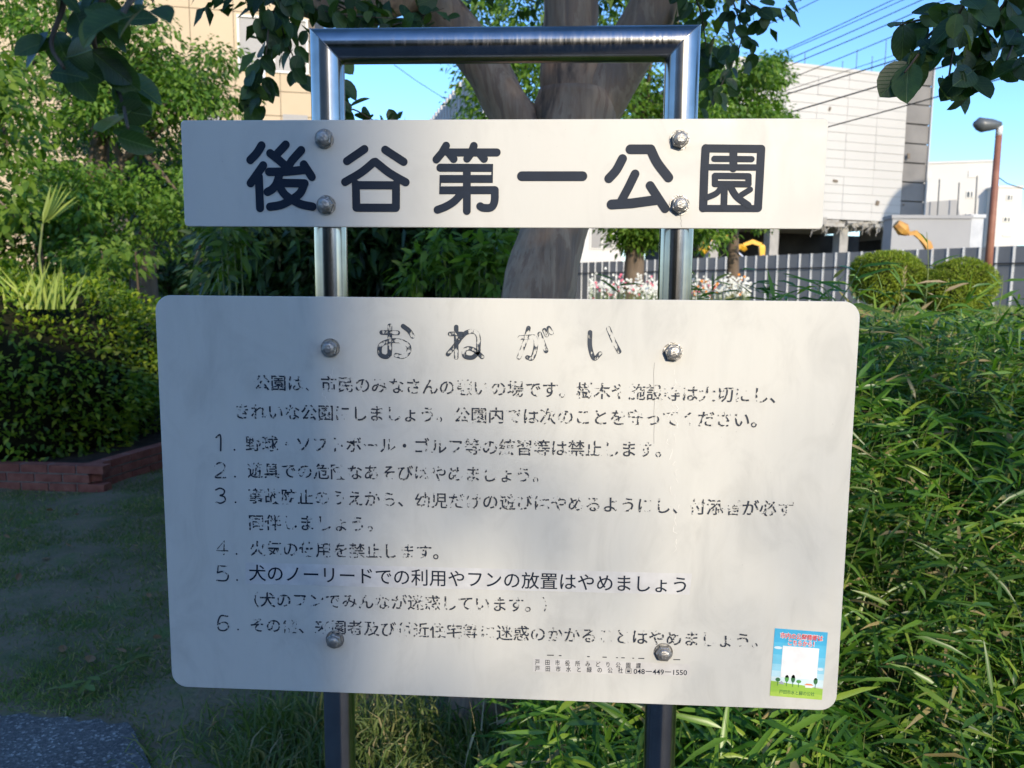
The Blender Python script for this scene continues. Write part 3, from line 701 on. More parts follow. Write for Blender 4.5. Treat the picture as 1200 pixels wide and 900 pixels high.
# hanging sprays: every leaf its own object
def leaf_variants(mkey, kind='round', fold=1.0):
    out = []
    for i in range(4):
        v, f = tmpl(kind); v = v.copy(); v[:, 2] *= fold*(.6+.5*i); v[:, 0] *= (.88, .74, .80, .68)[i]; v[:, 2] -= (.10, .16, .05, .2)[i]*v[:, 1]**2
        mb = MB(); mb.add(v, f); mb.tube([(0, -.14, .02), (0, .02, 0)], .014, 4)
        me_ = mb.mesh('leaf', M[mkey], smoothed=True); out.append(me_)
    return out
def veined():
    m_, t, b, o = mat('leaf_crape_veined'); oi = N(t, 'ShaderNodeObjectInfo')
    r_ = ramp(t, oi.outputs['Random'], [(0, (.024, .055, .015)), (.6, (.040, .085, .02)), (.9, (.075, .13, .025)), (1, (.16, .19, .04))])
    uv = N(t, 'ShaderNodeUVMap'); uv.uv_map = 'flat'; sp = N(t, 'ShaderNodeSeparateXYZ'); t.links.new(uv.outputs[0], sp.inputs[0])
    ab = N(t, 'ShaderNodeMath', operation='ABSOLUTE'); t.links.new(sp.outputs[0], ab.inputs[0])
    l = N(t, 'ShaderNodeMath', operation='MULTIPLY_ADD'); l.inputs[1].default_value = -.9; t.links.new(ab.outputs[0], l.inputs[0]); t.links.new(sp.outputs[1], l.inputs[2])
    fr = N(t, 'ShaderNodeMath', operation='PINGPONG'); fr.inputs[1].default_value = .065; t.links.new(l.outputs[0], fr.inputs[0])
    v1 = N(t, 'ShaderNodeMapRange'); v1.inputs[1].default_value = .012; v1.inputs[2].default_value = .0; t.links.new(fr.outputs[0], v1.inputs[0])
    v2 = N(t, 'ShaderNodeMapRange'); v2.inputs[1].default_value = .022; v2.inputs[2].default_value = .006; t.links.new(ab.outputs[0], v2.inputs[0])
    mxv = N(t, 'ShaderNodeMath', operation='MAXIMUM'); h = N(t, 'ShaderNodeMath', operation='MULTIPLY'); h.inputs[1].default_value = .5
    t.links.new(v1.outputs[0], h.inputs[0]); t.links.new(h.outputs[0], mxv.inputs[0]); t.links.new(v2.outputs[0], mxv.inputs[1])
    mx = N(t, 'ShaderNodeMix', data_type='RGBA'); mf = N(t, 'ShaderNodeMath', operation='MULTIPLY'); mf.inputs[1].default_value = .6
    t.links.new(mxv.outputs[0], mf.inputs[0]); t.links.new(mf.outputs[0], mx.inputs[0]); t.links.new(r_.outputs[0], mx.inputs[6]); mx.inputs[7].default_value = (.12, .18, .06, 1)
    n = noise(t, 70, 4); mr = ramp(t, n.outputs['Fac'], [(.3, (.75, .75, .75)), (.7, (1.15, 1.15, 1.1))]); m2 = N(t, 'ShaderNodeMix', data_type='RGBA', blend_type='MULTIPLY'); m2.inputs[0].default_value = 1
    t.links.new(mx.outputs[2], m2.inputs[6]); t.links.new(mr.outputs[0], m2.inputs[7]); t.links.new(m2.outputs[2], b.inputs['Base Color']); b.inputs['Roughness'].default_value = .42
    bp = N(t, 'ShaderNodeBump'); bp.inputs['Strength'].default_value = .5; bp.inputs['Distance'].default_value = .001; bp.invert = True
    t.links.new(mxv.outputs[0], bp.inputs['Height']); t.links.new(bp.outputs[0], b.inputs['Normal'])
    tr = N(t, 'ShaderNodeBsdfTranslucent'); m3 = N(t, 'ShaderNodeMix', data_type='RGBA', blend_type='MULTIPLY'); m3.inputs[0].default_value = 1; m3.inputs[7].default_value = (1.5, 1.8, .6, 1)
    t.links.new(m2.outputs[2], m3.inputs[6]); t.links.new(m3.outputs[2], tr.inputs[0]); ms = N(t, 'ShaderNodeMixShader'); ms.inputs[0].default_value = .3
    t.links.new(b.outputs[0], ms.inputs[1]); t.links.new(tr.outputs[0], ms.inputs[2]); t.links.new(ms.outputs[0], o.inputs[0]); return m_
M['leaf_veined'] = veined()
LV = leaf_variants('leaf_veined')
for me_ in LV:
    uv = me_.uv_layers.new(name='flat')
    for lp in me_.loops: c_ = me_.vertices[lp.vertex_index].co; uv.data[lp.index].uv = (c_.x, c_.y)
def spray(parent, root, path_px, Y, leaves, size, spread_px, seed, hang=.5, tw=.0018, meshes=LV, explicit=None):
    """twig through path_px at depth Y, leaves in pairs along it"""
    rs = random.Random(seed)
    pts = [at(a, b, Y+rs.uniform(-.06, .06)) for a, b in path_px]; Q = catmull(pts, 6)
    mb = MB(); mb.tube(Q, [tw*(1.5-.9*i/len(Q)) for i in range(len(Q))], 6); mb.build('twig', M['twig'], parent, smoothed=True)
    for i in range(leaves):
        u = (i+rs.random()*.8)/leaves*(len(Q)-1); k = min(int(u), len(Q)-2); p = Vector(Q[k]).lerp(Vector(Q[k+1]), u-k)
        tan = (Vector(Q[k+1])-Vector(Q[k])).normalized()
        sd = Vector((rs.gauss(0, 1), rs.gauss(0, .6), rs.gauss(0, .6)))
        d = (sd.normalized()*1.0+tan*.5+Vector((0, 0, -hang))).normalized()
        nrm = Vector((rs.gauss(0, .5), -1+rs.gauss(0, .5), .6+rs.gauss(0, .4)))
        side = d.cross(nrm).normalized(); nrm = side.cross(d)
        s = size*rs.uniform(.7, 1.15)
        R = Matrix((side, d, nrm)).transposed()
        o = bpy.data.objects.new('leaf', meshes[rs.randrange(4)]); C.objects.link(o); o.parent = parent
        pos = p+Vector((rs.gauss(0, 1), rs.gauss(0, 1), rs.gauss(0, 1)))*spread_px*(Y-CAM[1])/900
        o.matrix_local = Matrix.LocRotScale(pos-ORG[parent], R.to_quaternion(), Vector((s, s, s)))
def branch(label, px, py, Y, group='leafy twigs hanging in front of the camera and beside the sign'):
    return thing('hanging_branch', label, 'branch', tuple(at(px, py, Y)), group)
b1 = branch('dark leafy twig hanging against the beige building left of the steel frame', 300, -20, .95)
spray(b1, None, [(345, -30), (318, 20), (312, 60), (302, 100), (290, 128)], .95, 40, .046, 6, 3, .7)
spray(b1, None, [(330, -30), (330, 30), (345, 70), (350, 90)], .95, 18, .048, 5, 5, .6)
b2 = branch('dark leaf mass hanging over the top left of the steel frame', 400, -30, 1.2)
spray(b2, None, [(300, -20), (350, 5), (410, 18), (480, 22)], 1.15, 46, .050, 9, 8, .2)
spray(b2, None, [(330, -30), (400, 8), (450, 30), (520, 10)], 1.25, 46, .050, 9, 9, .2)
b3 = branch('dark spray of round leaves framed in the steel loop beside the left post', 400, 60, 1.0)
spray(b3, None, [(385, 40), (396, 75), (402, 110), (392, 140)], 1.0, 14, .05, 3, 10, .5)
spray(b3, None, [(392, 150), (410, 128), (440, 142), (470, 150)], 1.0, 12, .05, 3, 11, 0)
b4 = branch('hanging twigs with partly sunlit leaves right of the steel frame', 850, -30, 1.3)
spray(b4, None, [(840, -40), (862, 10), (868, 50), (845, 100), (832, 125)], 1.25, 42, .042, 7, 12, .5)
spray(b4, None, [(800, -30), (820, 10), (828, 60), (830, 90)], 1.35, 40, .044, 10, 13, .4)
spray(b4, None, [(850, -30), (880, 5), (893, 12), (897, 30)], 1.2, 16, .042, 4, 14, .4)
b5 = branch('large dark leaves hanging in the top right corner over the sky', 1130, -20, .12)
spray(b5, None, [(1180, -40), (1130, 5), (1120, 40), (1112, 90)], .12, 26, .038, 8, 15, .5)
spray(b5, None, [(1210, -30), (1165, 20), (1150, 60), (1125, 105)], .15, 30, .038, 8, 16, .5)
spray(b5, None, [(1130, 5), (1098, 20), (1075, 24), (1050, 30)], .12, 8, .040, 2, 17, .5)
spray(b5, None, [(1120, 20), (1090, 40), (1075, 65), (1060, 85)], .12, 9, .048, 3, 18, .5)
spray(b5, None, [(1140, 70), (1138, 88), (1140, 98)], .12, 3, .04, 1, 19, 1.2)
b6 = branch('blurred out-of-focus leaves hanging close to the camera at top left', 110, -40, -.45)
spray(b6, None, [(150, -60), (120, 0), (110, 50), (140, 110), (150, 150)], -.42, 20, .030, 9, 20, .5)
spray(b6, None, [(60, -60), (75, 0), (60, 50), (75, 80)], -.42, 13, .030, 12, 21, .5)
spray(b6, None, [(200, -60), (150, 5), (140, 20), (100, 30)], -.40, 12, .030, 10, 22, .2)

spray(b5, None, [(1225, -30), (1200, 15), (1190, 45), (1180, 70)], .14, 18, .038, 9, 23, .5)
# ------------------------------------------------------------------ brick planter with clipped hedge
c0 = ground(105, 577); cL = ground(-70, 577); cL = np.array([c0[0]-2.3, c0[1]+.05, 0]); cR = ground(215, 541)
planter = thing('brick_planter', 'low red brick planter edge around the clipped hedge at left', 'planter', tuple(c0))
bl, bh, bd, jt = .21, .06, .10, .010
mb = MB(); mb.hexa([]) if False else None
mb = MB(); mb.box((0, 0, 0), (bl, bd, bh)); 
v = np.array(mb.v); brick_meshes = []
for k in range(3):
    mb2 = MB(); e = .004
    vs = []
    for sx, sy, sz, in [(a, b, c) for a in (-1, 1) for b in (-1, 1) for c in (-1, 1)]:
        vs.append((sx*(bl/2-.001-random.random()*.002), sy*(bd/2-random.random()*.002), sz*(bh/2-random.random()*.002)))
    mb2.add(vs, [(0, 1, 3, 2), (4, 6, 7, 5), (0, 4, 5, 1), (2, 3, 7, 6), (0, 2, 6, 4), (1, 5, 7, 3)])
    brick_meshes.append(mb2.mesh('brick', M['brick']))
for A, B in ((cL, c0), (c0, cR)):
    d = B-A; L = np.linalg.norm(d[:2]); ux = d/L; ang = math.atan2(ux[1], ux[0]); nb = int(L/(bl+jt))
    inn = np.array([-ux[1], ux[0], 0])
    for row in range(3):
        for i in range(nb+1):
            s = (i+.5+(.5 if row % 2 else 0))*(bl+jt)
            if s > L+.02: continue
            p = A+ux*s+inn*bd/2+np.array([0, 0, .03+row*(bh+jt)])
            if A is c0: p = p+ux*(bd*.15)
            o = link('brick', random.choice(brick_meshes), planter, Vector(p)-ORG[planter]); o.rotation_euler = (0, 0, ang+random.uniform(-.01, .01))
    mb = MB(); h = 3*(bh+jt)-.012
    a0 = A+inn*.012+(ux*.05 if A is c0 else 0); b0 = B+inn*.012-ux*.02; a1 = A+inn*(bd-.01)+(ux*.05 if A is c0 else 0); b1_ = B+inn*(bd-.01)-ux*.02
    z = lambda p, q: (p[0], p[1], q)
    mb.hexa([z(a0, -.05), z(b0, -.05), z(b1_, -.05), z(a1, -.05), z(a0, h), z(b0, h), z(b1_, h), z(a1, h)]); mb.build('mortar', M['mortar'], planter)
for row in range(3):
    o = link('brick', brick_meshes[row % 3], planter, Vector((c0[0]-.03, c0[1]+.075, .03+row*(bh+jt)))-ORG[planter]); o.rotation_euler = (0, 0, .35+.02*row); o.scale = (.8, 1, 1)
mb = MB(); ci_ = np.array([.1*0, .1, 0]); mb.add([(cL[0], cL[1]+.1, .16), (c0[0]-.02, c0[1]+.1, .16), (cR[0]-.1, cR[1]+.05, .16), (cR[0]-.2, cR[1]+2.5, .16), (cL[0], cL[1]+2.6, .16)], [(0, 1, 2, 3, 4)])
mb.build('soil', M['soil'], planter)

def shell_pts(n, c, r, p=2.6, zmin=-1, jit=.08, lump=.06, seed=0):
    d = norm(RNG.normal(0, 1, (n, 3)))
    e = (np.abs(d)**p).sum(1)**(-1/p)
    s = d*e[:, None]
    q = s*np.array(r)
    l = 1+lump*(np.sin(q[:, 0]*7+seed)*np.sin(q[:, 1]*6+1+seed)+np.sin(q[:, 2]*8+q[:, 0]*5+seed))*.7
    q = q*l[:, None]*(1-np.abs(RNG.normal(0, jit, n)))[:, None]
    g = norm(np.sign(s)*np.abs(s)**(p-1)/np.array(r))
    k = s[:, 2] > zmin
    return (q+np.array(c))[k], g[k]
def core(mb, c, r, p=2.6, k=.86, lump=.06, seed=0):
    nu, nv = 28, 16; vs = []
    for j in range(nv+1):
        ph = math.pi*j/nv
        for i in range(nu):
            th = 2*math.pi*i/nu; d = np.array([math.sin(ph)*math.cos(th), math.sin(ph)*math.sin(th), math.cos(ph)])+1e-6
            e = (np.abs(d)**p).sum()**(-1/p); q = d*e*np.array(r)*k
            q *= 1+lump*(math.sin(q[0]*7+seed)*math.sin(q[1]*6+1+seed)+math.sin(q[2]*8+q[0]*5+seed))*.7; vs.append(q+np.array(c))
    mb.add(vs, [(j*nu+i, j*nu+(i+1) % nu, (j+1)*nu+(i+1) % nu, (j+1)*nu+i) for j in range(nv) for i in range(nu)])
def bush(name, label, cat, c, r, n, L, W, kind, mk, p=2.4, group=None, stems=True, up=.6, jit=.08, lump=.06, k=.84, droop=.2, seed=0, extra=None):
    z0 = float(hterr(c[0], c[1])); t = thing(name, label, cat, (c[0], c[1], z0), group)
    q, g = shell_pts(n, c, r, p, jit=jit, lump=lump, seed=seed); m_ = len(q)
    dr = g*.55+rnd(m_, .55)+np.array([0, 0, .25]); nr = g*up+np.array([0, 0, .8])+rnd(m_, .35)
    s = RNG.uniform(.65, 1.25, m_)
    ch = [leafarr(q, dr, nr, L*s, W*s, kind, droop)]
    if extra is not None: ch += extra
    leafobj('foliage', ch, M[mk], t)
    mb = MB(); core(mb, c, r, p, k, lump, seed); mb.build('dark_core', M['shrub_core'], t, smoothed=True)  # solid dark core added so gaps between leaves don't show through
    mb = MB()
    for i in range(6):
        a = i*1.05; mb.tube([(c[0]+.1*math.cos(a), c[1]+.1*math.sin(a), z0-.05), (c[0]+r[0]*.4*math.cos(a), c[1]+r[1]*.4*math.sin(a), c[2])], [.02, .012], 6)
    mb.build('stem', M['twig'], t)
    return t
hc = at(40, 440, 6.0)
hx1 = at(196, 400, 5.9)[0]
hedge = bush('clipped_hedge', 'low clipped hedge with yellow-green sunlit top inside the brick planter', 'hedge',
             (hx1-1.75, c0[1]+1.24, .74), (1.76, 1.32, .94), 32000, .066, .032, 'rhomb', 'leaf_hedge', p=3.0, lump=.075, jit=.075, k=.88)

# ------------------------------------------------------------------ laurel shrub behind the sign
def leafy_shrub(name, label, boxes, mk, L, W, kind, per, base, group=None, r=.3, cat='shrub', mats=None):
    t = thing(name, label, cat, base, group); ch = []; ids = []
    for cs, key in boxes:
        ch.append(clumps(cs, r, per, L, W, kind, .8, .35, .5)); ids.append(key)
    leafobj('foliage', ch, mats or [M[mk]], t, mat_ids=ids)
    return t
cs = []
for _ in range(150):
    px = RNG.uniform(262, 585); py = RNG.uniform(195, 360); Y = RNG.uniform(3.4, 4.9); p = at(px, py, Y)
    if abs(px-475) > 130*(1.0) and py < 235: continue
    cs.append(p)
for _ in range(40): cs.append(at(RNG.uniform(420, 530), RNG.uniform(186, 215), RNG.uniform(3.6, 4.4)))
cs = [c for c in cs if c[2] > .3]
low = [at(RNG.uniform(255, 600), RNG.uniform(350, 420), RNG.uniform(3.4, 4.6)) for _ in range(40)]
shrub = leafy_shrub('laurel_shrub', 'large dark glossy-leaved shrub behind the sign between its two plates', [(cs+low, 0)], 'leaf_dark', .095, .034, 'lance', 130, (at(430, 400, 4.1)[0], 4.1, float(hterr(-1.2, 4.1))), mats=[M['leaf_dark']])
mb = MB()
for px in range(290, 600, 30):
    b0 = at(px, 600, 4.2); mb.tube([(b0[0], 4.3, .2), (b0[0]+.1, 4.3, 1.2), (b0[0]+.05, 4.2, 2.0)], [.03, .02, .01], 6)
mb.build('stem', M['twig'], shrub)
mb = MB(); cc_ = at(430, 320, 4.6); core(mb, (cc_[0], 4.7, 1.3), (.82, .45, 1.05), 2.4, .95); mb.build('dark_core', M['shrub_core'], shrub, smoothed=True)
for lab, px, py, n_, sd in (('sunlit yellow-green leaf cluster at the left end of the dark shrub', 262, 285, 3, 1), ('bright sunlit shoots beside the crape myrtle trunk', 578, 305, 6, 2),
                        ('bright sunlit sprig in the middle of the dark shrub', 528, 290, 4, 3), ('small sunlit sprig low between the sign posts', 488, 316, 2, 4)):
    Y = 2.9; cs2 = [at(px+RNG.normal(0, 9), py+RNG.normal(0, 16), Y+RNG.uniform(-.1, .1)) for _ in range(n_*2)]
    t = thing('leafy_shoot', lab, 'shrub', (cs2[0][0], Y, float(hterr(cs2[0][0], Y))))
    leafobj('foliage', [clumps(cs2, .10, 26, .085, .030, 'lance', .9, .25, .5)], M['leaf_bright'], t)  # sunlit patches of the shrub, light put into a brighter leaf colour
    mb = MB()
    for c in cs2: mb.tube([(c[0], c[1]+.05, ORG[t].z), (c[0]*.98+cs2[0][0]*.02, c[1]+.03, c[2]*.6), tuple(c)], [.006, .005, .003], 5)
    mb.build('stem', M['stem_green'], t)

# ------------------------------------------------------------------ trees
def tree(name, label, trunk, crown_parts, mk, L, W, per, group=None, r=.5, kind='rhomb', mats=None, limbs=14, bark='bark', flat=.5, droop=.35, trunk_r=.12):
    """trunk: list of world points; crown_parts: list of (centers, mat index)"""
    base = trunk[0]; t = thing(name, label, 'tree', tuple(base), group)
    mb = MB(); q = catmull(trunk, 4); n_ = len(q)
    mb.tube(q, [trunk_r*(1.15-.6*i/n_) for i in range(n_)], 12, wob=.05); mb.build('trunk', M[bark], t, smoothed=True)
    allc = np.concatenate([np.asarray(c) for c, _ in crown_parts]); mb = MB(); top = Vector(trunk[-1]); mid = Vector(trunk[len(trunk)//2])
    for i in range(limbs):
        c = Vector(allc[RNG.integers(len(allc))]); s = mid.lerp(top, random.random())
        mm = s.lerp(c, .5)+Vector((random.gauss(0, .15), random.gauss(0, .15), .2))
        mb.tube(catmull([s, mm, c], 4), [trunk_r*(.4-.33*j/8) for j in range(9)], 6)
    mb.build('branch', M[bark], t, smoothed=True)
    ch = []; ids = []
    for c, k in crown_parts: ch.append(clumps(c, r, per, L, W, kind, flat, droop, .45)); ids.append(k)
    leafobj('crown', ch, mats or [M[mk]], t, mat_ids=ids)
    return t
def px_clumps(n, x0, x1, y0, y1, Y0, Y1, keep=None):
    out = []
    while len(out) < n:
        px, py, Y = RNG.uniform(x0, x1), RNG.uniform(y0, y1), RNG.uniform(Y0, Y1)
        if keep is None or keep(px, py): out.append(at(px, py, Y))
    return out
gz_ = lambda p: (p[0], p[1], float(hterr(p[0], p[1]))-.05)
# left side trees
def keepA(x, y): return x < 285-(y-95)*.25 if y > 95 else x < 150+(y+40)*.5+ (60 if 60 < y < 95 else 0)
tA = at(105, 330, 9.0)
tree('broadleaf_tree', 'leafy green tree in front of the beige building with a mottled sunlit trunk', [gz_(tA), at(108, 290, 9.0), at(112, 240, 9.1), at(118, 120, 9.2), at(110, -60, 9.3)],
     [(px_clumps(140, -60, 260, -60, 300, 8.0, 9.6, keepA), 0), (px_clumps(30, 90, 275, 60, 130, 8.6, 9.4, keepA), 0)], 'leaf_tree', .085, .045, 125, r=.42, trunk_r=.15, limbs=10)
tB = at(168, 330, 11.5)
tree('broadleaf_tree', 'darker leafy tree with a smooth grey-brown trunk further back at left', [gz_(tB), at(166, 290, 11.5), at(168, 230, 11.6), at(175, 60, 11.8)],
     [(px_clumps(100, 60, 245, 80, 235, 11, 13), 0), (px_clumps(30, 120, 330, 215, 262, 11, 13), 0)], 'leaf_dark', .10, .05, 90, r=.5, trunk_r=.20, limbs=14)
tC = at(237, 335, 12.5)
tree('broadleaf_tree', 'small tree with a forked pale trunk seen under the name plate at left', [gz_(tC), at(238, 320, 12.5), at(233, 300, 12.5), at(236, 270, 12.5), at(240, 200, 12.5)],
     [(px_clumps(26, 200, 262, 238, 280, 12, 13.4), 0)], 'leaf_tree', .09, .05, 70, r=.4, trunk_r=.075, limbs=8)
tE = at(-70, 330, 5.5)
tree('broadleaf_tree', 'sunlit broad-leaved tree at the far left edge', [gz_(tE), at(-75, 200, 5.5), at(-70, 0, 5.6)],
     [(px_clumps(34, -80, 45, 60, 330, 5.2, 6.2, lambda x, y: x < 40-abs(y-140)*.12), 0)], 'leaf_bright', .10, .055, 36, r=.24, kind='oval', trunk_r=.09, limbs=12)
# dark understory left
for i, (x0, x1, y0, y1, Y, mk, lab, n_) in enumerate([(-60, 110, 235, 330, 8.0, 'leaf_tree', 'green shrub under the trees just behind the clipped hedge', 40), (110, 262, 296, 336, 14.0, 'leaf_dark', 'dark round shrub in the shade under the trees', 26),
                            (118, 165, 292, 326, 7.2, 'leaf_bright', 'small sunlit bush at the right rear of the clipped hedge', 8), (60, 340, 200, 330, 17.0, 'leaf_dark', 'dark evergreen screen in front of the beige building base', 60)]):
    cs = px_clumps(n_, x0, x1, y0, y1, Y-.4, Y+.5); b0 = at((x0+x1)/2, 330, Y)
    t = thing('shrub', lab, 'shrub', gz_(b0)); rr = .3*Y/8
    leafobj('foliage', [clumps(cs, rr, 120 if i != 2 else 50, .06+.006*Y, .035+.003*Y, 'rhomb', .8, .3, .5)], M[mk], t)
    mb = MB()
    for c in cs[:14]: mb.tube([(b0[0]+(c[0]-b0[0])*.6, Y, ORG[t].z), tuple(c)], [.03, .01], 5)
    mb.build('stem', M['twig'], t)
# trees behind the sign
tF = at(742, 335, 15.0)
tree('park_tree', 'round green tree seen through the steel loop left of the crape trunk', [gz_(at(600, 335, 13.5)), at(600, 250, 13.5), at(600, 60, 13.6)],
     [(px_clumps(130, 535, 725, -60, 250, 12.2, 14.6, lambda x, y: x > 560-y*.25 if y < 100 else x > 530), 0)], 'leaf_tree', .11, .062, 110, r=.55, trunk_r=.14, limbs=8)
tree('park_tree', 'dark-trunked tree standing between the flower bed and the fence', [gz_(tF), at(744, 300, 15), at(742, 260, 15), at(748, 100, 15.2)],
     [(px_clumps(190, 700, 850, -50, 262, 13.6, 16.5, lambda x, y: True), 0), (px_clumps(22, 735, 768, 262, 284, 14.6, 15.4), 0), (px_clumps(8, 815, 835, 262, 284, 14.6, 15.4), 0)], 'leaf_tree', .11, .062, 95, r=.55, trunk_r=.20, limbs=8)
def keepG(x, y):
    top = 175 - 105*math.exp(-((x-905)/14.)**2) if x > 893 else 95-(x-830)*.15
    return y > top-10 and x < 926-max(0, (y-80))*.14+ (0)
tree('park_tree', 'bushy green tree with a pointed side top in front of the grey building', [gz_(at(860, 335, 17)), at(860, 250, 17), at(860, 130, 17)],
     [(px_clumps(150, 815, 922, 62, 262, 15.2, 18, keepG), 0), (px_clumps(9, 893, 915, 68, 100, 16.8, 17.2), 0)], 'leaf_tree', .11, .065, 100, r=.42, trunk_r=.13, limbs=6)

# ------------------------------------------------------------------ palm seedling in the hedge
pp = at(52, 330, 4.95); pb = (pp[0], 4.95, 1.35)
palm = thing('fan_palm', 'young fan palm with narrow pale ribs sprouting above the hedge', 'plant', pb)
mb = MB(); bq = at(50, 262, 4.9); mb.tube([pb, tuple(at(46, 300, 4.9)), tuple(bq)], [.012, .009, .007], 6); mb.build('stem', M['stem_green'], palm)
for i, (tx_, ty_) in enumerate(((68, 213), (74, 214), (79, 218), (85, 221), (91, 229), (93, 234), (60, 215))):
    p0 = np.array(bq); p1 = np.array(at(tx_, ty_, 4.9+.05*(i-3))); n3 = np.array([[0.2, -1, .3]])
    leafobj('leaflet', [leafarr(p0[None], (p1-p0)[None], n3, np.linalg.norm(p1-p0), .030, 'lance', .0)], M['leaf_palm'], palm)
n_ = 60; p0 = np.tile(np.array([pb]), (n_, 1))+rnd(n_, .05)*np.array([2.2, 1, 0]); d = np.stack([RNG.normal(-.1, .35, n_), RNG.normal(0, .2, n_), np.ones(n_)], 1)
leafobj('leaf_blade', [leafarr(p0, d, np.tile([[0, -1, .2]], (n_, 1))+rnd(n_, .2), RNG.uniform(.2, .5, n_), .022, 'blade', .15)], M['leaf_palm'], palm)['kind'] = 'stuff'

# ------------------------------------------------------------------ bamboo grass bank
def stems(n, xr, yr, hr, leaves, Lr, keep=None, clear_trunk=True):
    xs_ = []; 
    while len(xs_) < n:
        x, y = RNG.uniform(*xr), RNG.uniform(*yr)
        if keep is not None and not keep(x, y): continue
        xs_.append((x, y))
    a = np.array(xs_); z = hterr(a[:, 0], a[:, 1]); H = RNG.uniform(hr[0], hr[1], n)
    lean = RNG.normal(0, .16, (n, 2)); lean[:, 1] -= .10
    base = np.stack([a[:, 0], a[:, 1], z], 1); top = base+np.stack([lean[:, 0]*H, lean[:, 1]*H, H], 1)
    return base, top, H
def bamboo(n, xr, yr, hr, leaves, Lr, keep=None):
    base, top, H = stems(n, xr, yr, hr, leaves, Lr, keep)
    m_ = n*leaves; u = np.tile(np.linspace(.35, 1.0, leaves), n)+RNG.uniform(-.04, .04, m_)
    b = np.repeat(base, leaves, 0); t = np.repeat(top, leaves, 0); pos = b+(t-b)*u[:, None]
    az = RNG.uniform(0, 2*math.pi, m_); el = RNG.normal(.35, .4, m_)
    dr = np.stack([np.cos(az)*np.cos(el), np.sin(az)*np.cos(el), np.sin(el)], 1)
    nr = np.array([0.15, -.75, .7])+rnd(m_, .5)
    L = RNG.uniform(Lr[0], Lr[1], m_); W = L*RNG.uniform(.072, .11, m_)
    lv = leafarr(pos, dr, nr, L, W, 'lance', RNG.uniform(.05, .6, m_))
    # stems as thin blades
    sd = (top-base); st = leafarr(base, sd, np.tile([[0, -1, 0.]], (n, 1))+rnd(n, .3), H*1.02, .0045, 'blade', 0)
    return lv, st
kp = lambda x, y: not (abs(x-at(566, 870, 1.6)[0]) < .22 and y < 2.0)
ch = []; ids = []
for args in ((2300, (.27, 2.7), (.14, 1.7), (.36, .57), 17, (.075, .14)), (2300, (.2, 4.4), (1.6, 3.4), (.08, .20), 11, (.06, .12)),
             (620, (-.28, .45), (.30, 1.25), (.35, .60), 11, (.08, .16)), (260, (-.30, .5), (1.2, 2.2), (.3, .5), 10, (.06, .12))):
    a, b = bamboo(*args, keep=kp if args[1][0] < .2 else None); ch += [a, b]; ids += [0, 1]
# dry culms and straw
n_ = 900; a = np.stack([RNG.uniform(-.3, 2.8, n_), RNG.uniform(.25, 1.3, n_)], 1); z = hterr(a[:, 0], a[:, 1])
d = np.stack([RNG.normal(0, .5, n_), RNG.normal(-.1, .4, n_), RNG.uniform(.2, 1, n_)], 1)
ch.append(leafarr(np.stack([a[:, 0], a[:, 1], z+RNG.uniform(0, .25, n_)], 1), d, rnd(n_)+np.array([0, -1, 0]), RNG.uniform(.1, .4, n_), .005, 'blade', .3)); ids.append(2)
n_ = 900; a = np.stack([RNG.uniform(-.3, 2.8, n_), RNG.uniform(.25, 1.5, n_)], 1); z = hterr(a[:, 0], a[:, 1])
ch.append(leafarr(np.stack([a[:, 0], a[:, 1], z+RNG.uniform(.0, .45, n_)], 1), rnd(n_), rnd(n_), RNG.uniform(.06, .12, n_), .016, 'lance', .4)); ids.append(2)
setp(leafobj('bamboo_grass', ch, [M['leaf_bamboo'], M['stem_green'], M['straw']], mat_ids=ids),
     'dense green dwarf bamboo covering the bank right of and under the sign', 'bamboo', kind='stuff')

# a few single stalks standing out above the bank
def stalk(label, px0, py0, px1, py1, Y, leaves=5, mk='leaf_bamboo', ear=False, curve=8):
    p0 = at(px0, py0, Y); p1 = at(px1, py1, Y); t = thing('tall_stalk', label, 'plant', tuple(p0), 'single stalks standing above the bamboo bank')
    q = catmull([p0, (p0+p1)/2+np.array([curve*.001, 0, .01]), p1], 6); mb = MB(); mb.tube(q, [.0022-.0012*i/len(q) for i in range(len(q))], 5); mb.build('stem', M['stem_green'] , t)
    for i in range(leaves):
        k = int((i+1)/(leaves+.5)*(len(q)-1)); sg = 1 if i % 2 else -1
        d = np.array([[sg*RNG.uniform(.6, 1), RNG.normal(0, .3), RNG.uniform(.1, .8)]])
        L_ = .05 if ear else RNG.uniform(.08, .15)
        if ear: d = np.array([[sg*.35, 0, 1.]])
        leafobj('leaf', [leafarr(np.array(q[k])[None], d, np.array([[0, -.6, 1.]]), L_*(.5 if ear else 1), .004 if ear else .016, 'lance', .2)], M[mk if not ear else 'straw'], t)
stalk('tall thin stem rising straight in front of the round clipped bushes', 1084, 360, 1086, 272, 1.9, 3)
stalk('pale drooping grass ear in front of the left round bush', 1052, 380, 1060, 312, 1.8, 16, ear=True)
stalk('pale grass stem crossing the right round bush', 1096, 365, 1112, 326, 1.8, 3, 'straw')
stalk('bamboo tip leaning right over the top right corner of the notice plate', 985, 352, 1010, 308, 1.2, 4)
stalk('bamboo tip reaching left above the notice plate corner', 975, 356, 950, 330, 1.2, 4)
stalk('bamboo tip at the right edge of the picture', 1165, 380, 1175, 322, 1.5, 4)
stalk('bamboo shoot leaning against the foot of the crape trunk', 725, 352, 716, 325, 1.9, 3)

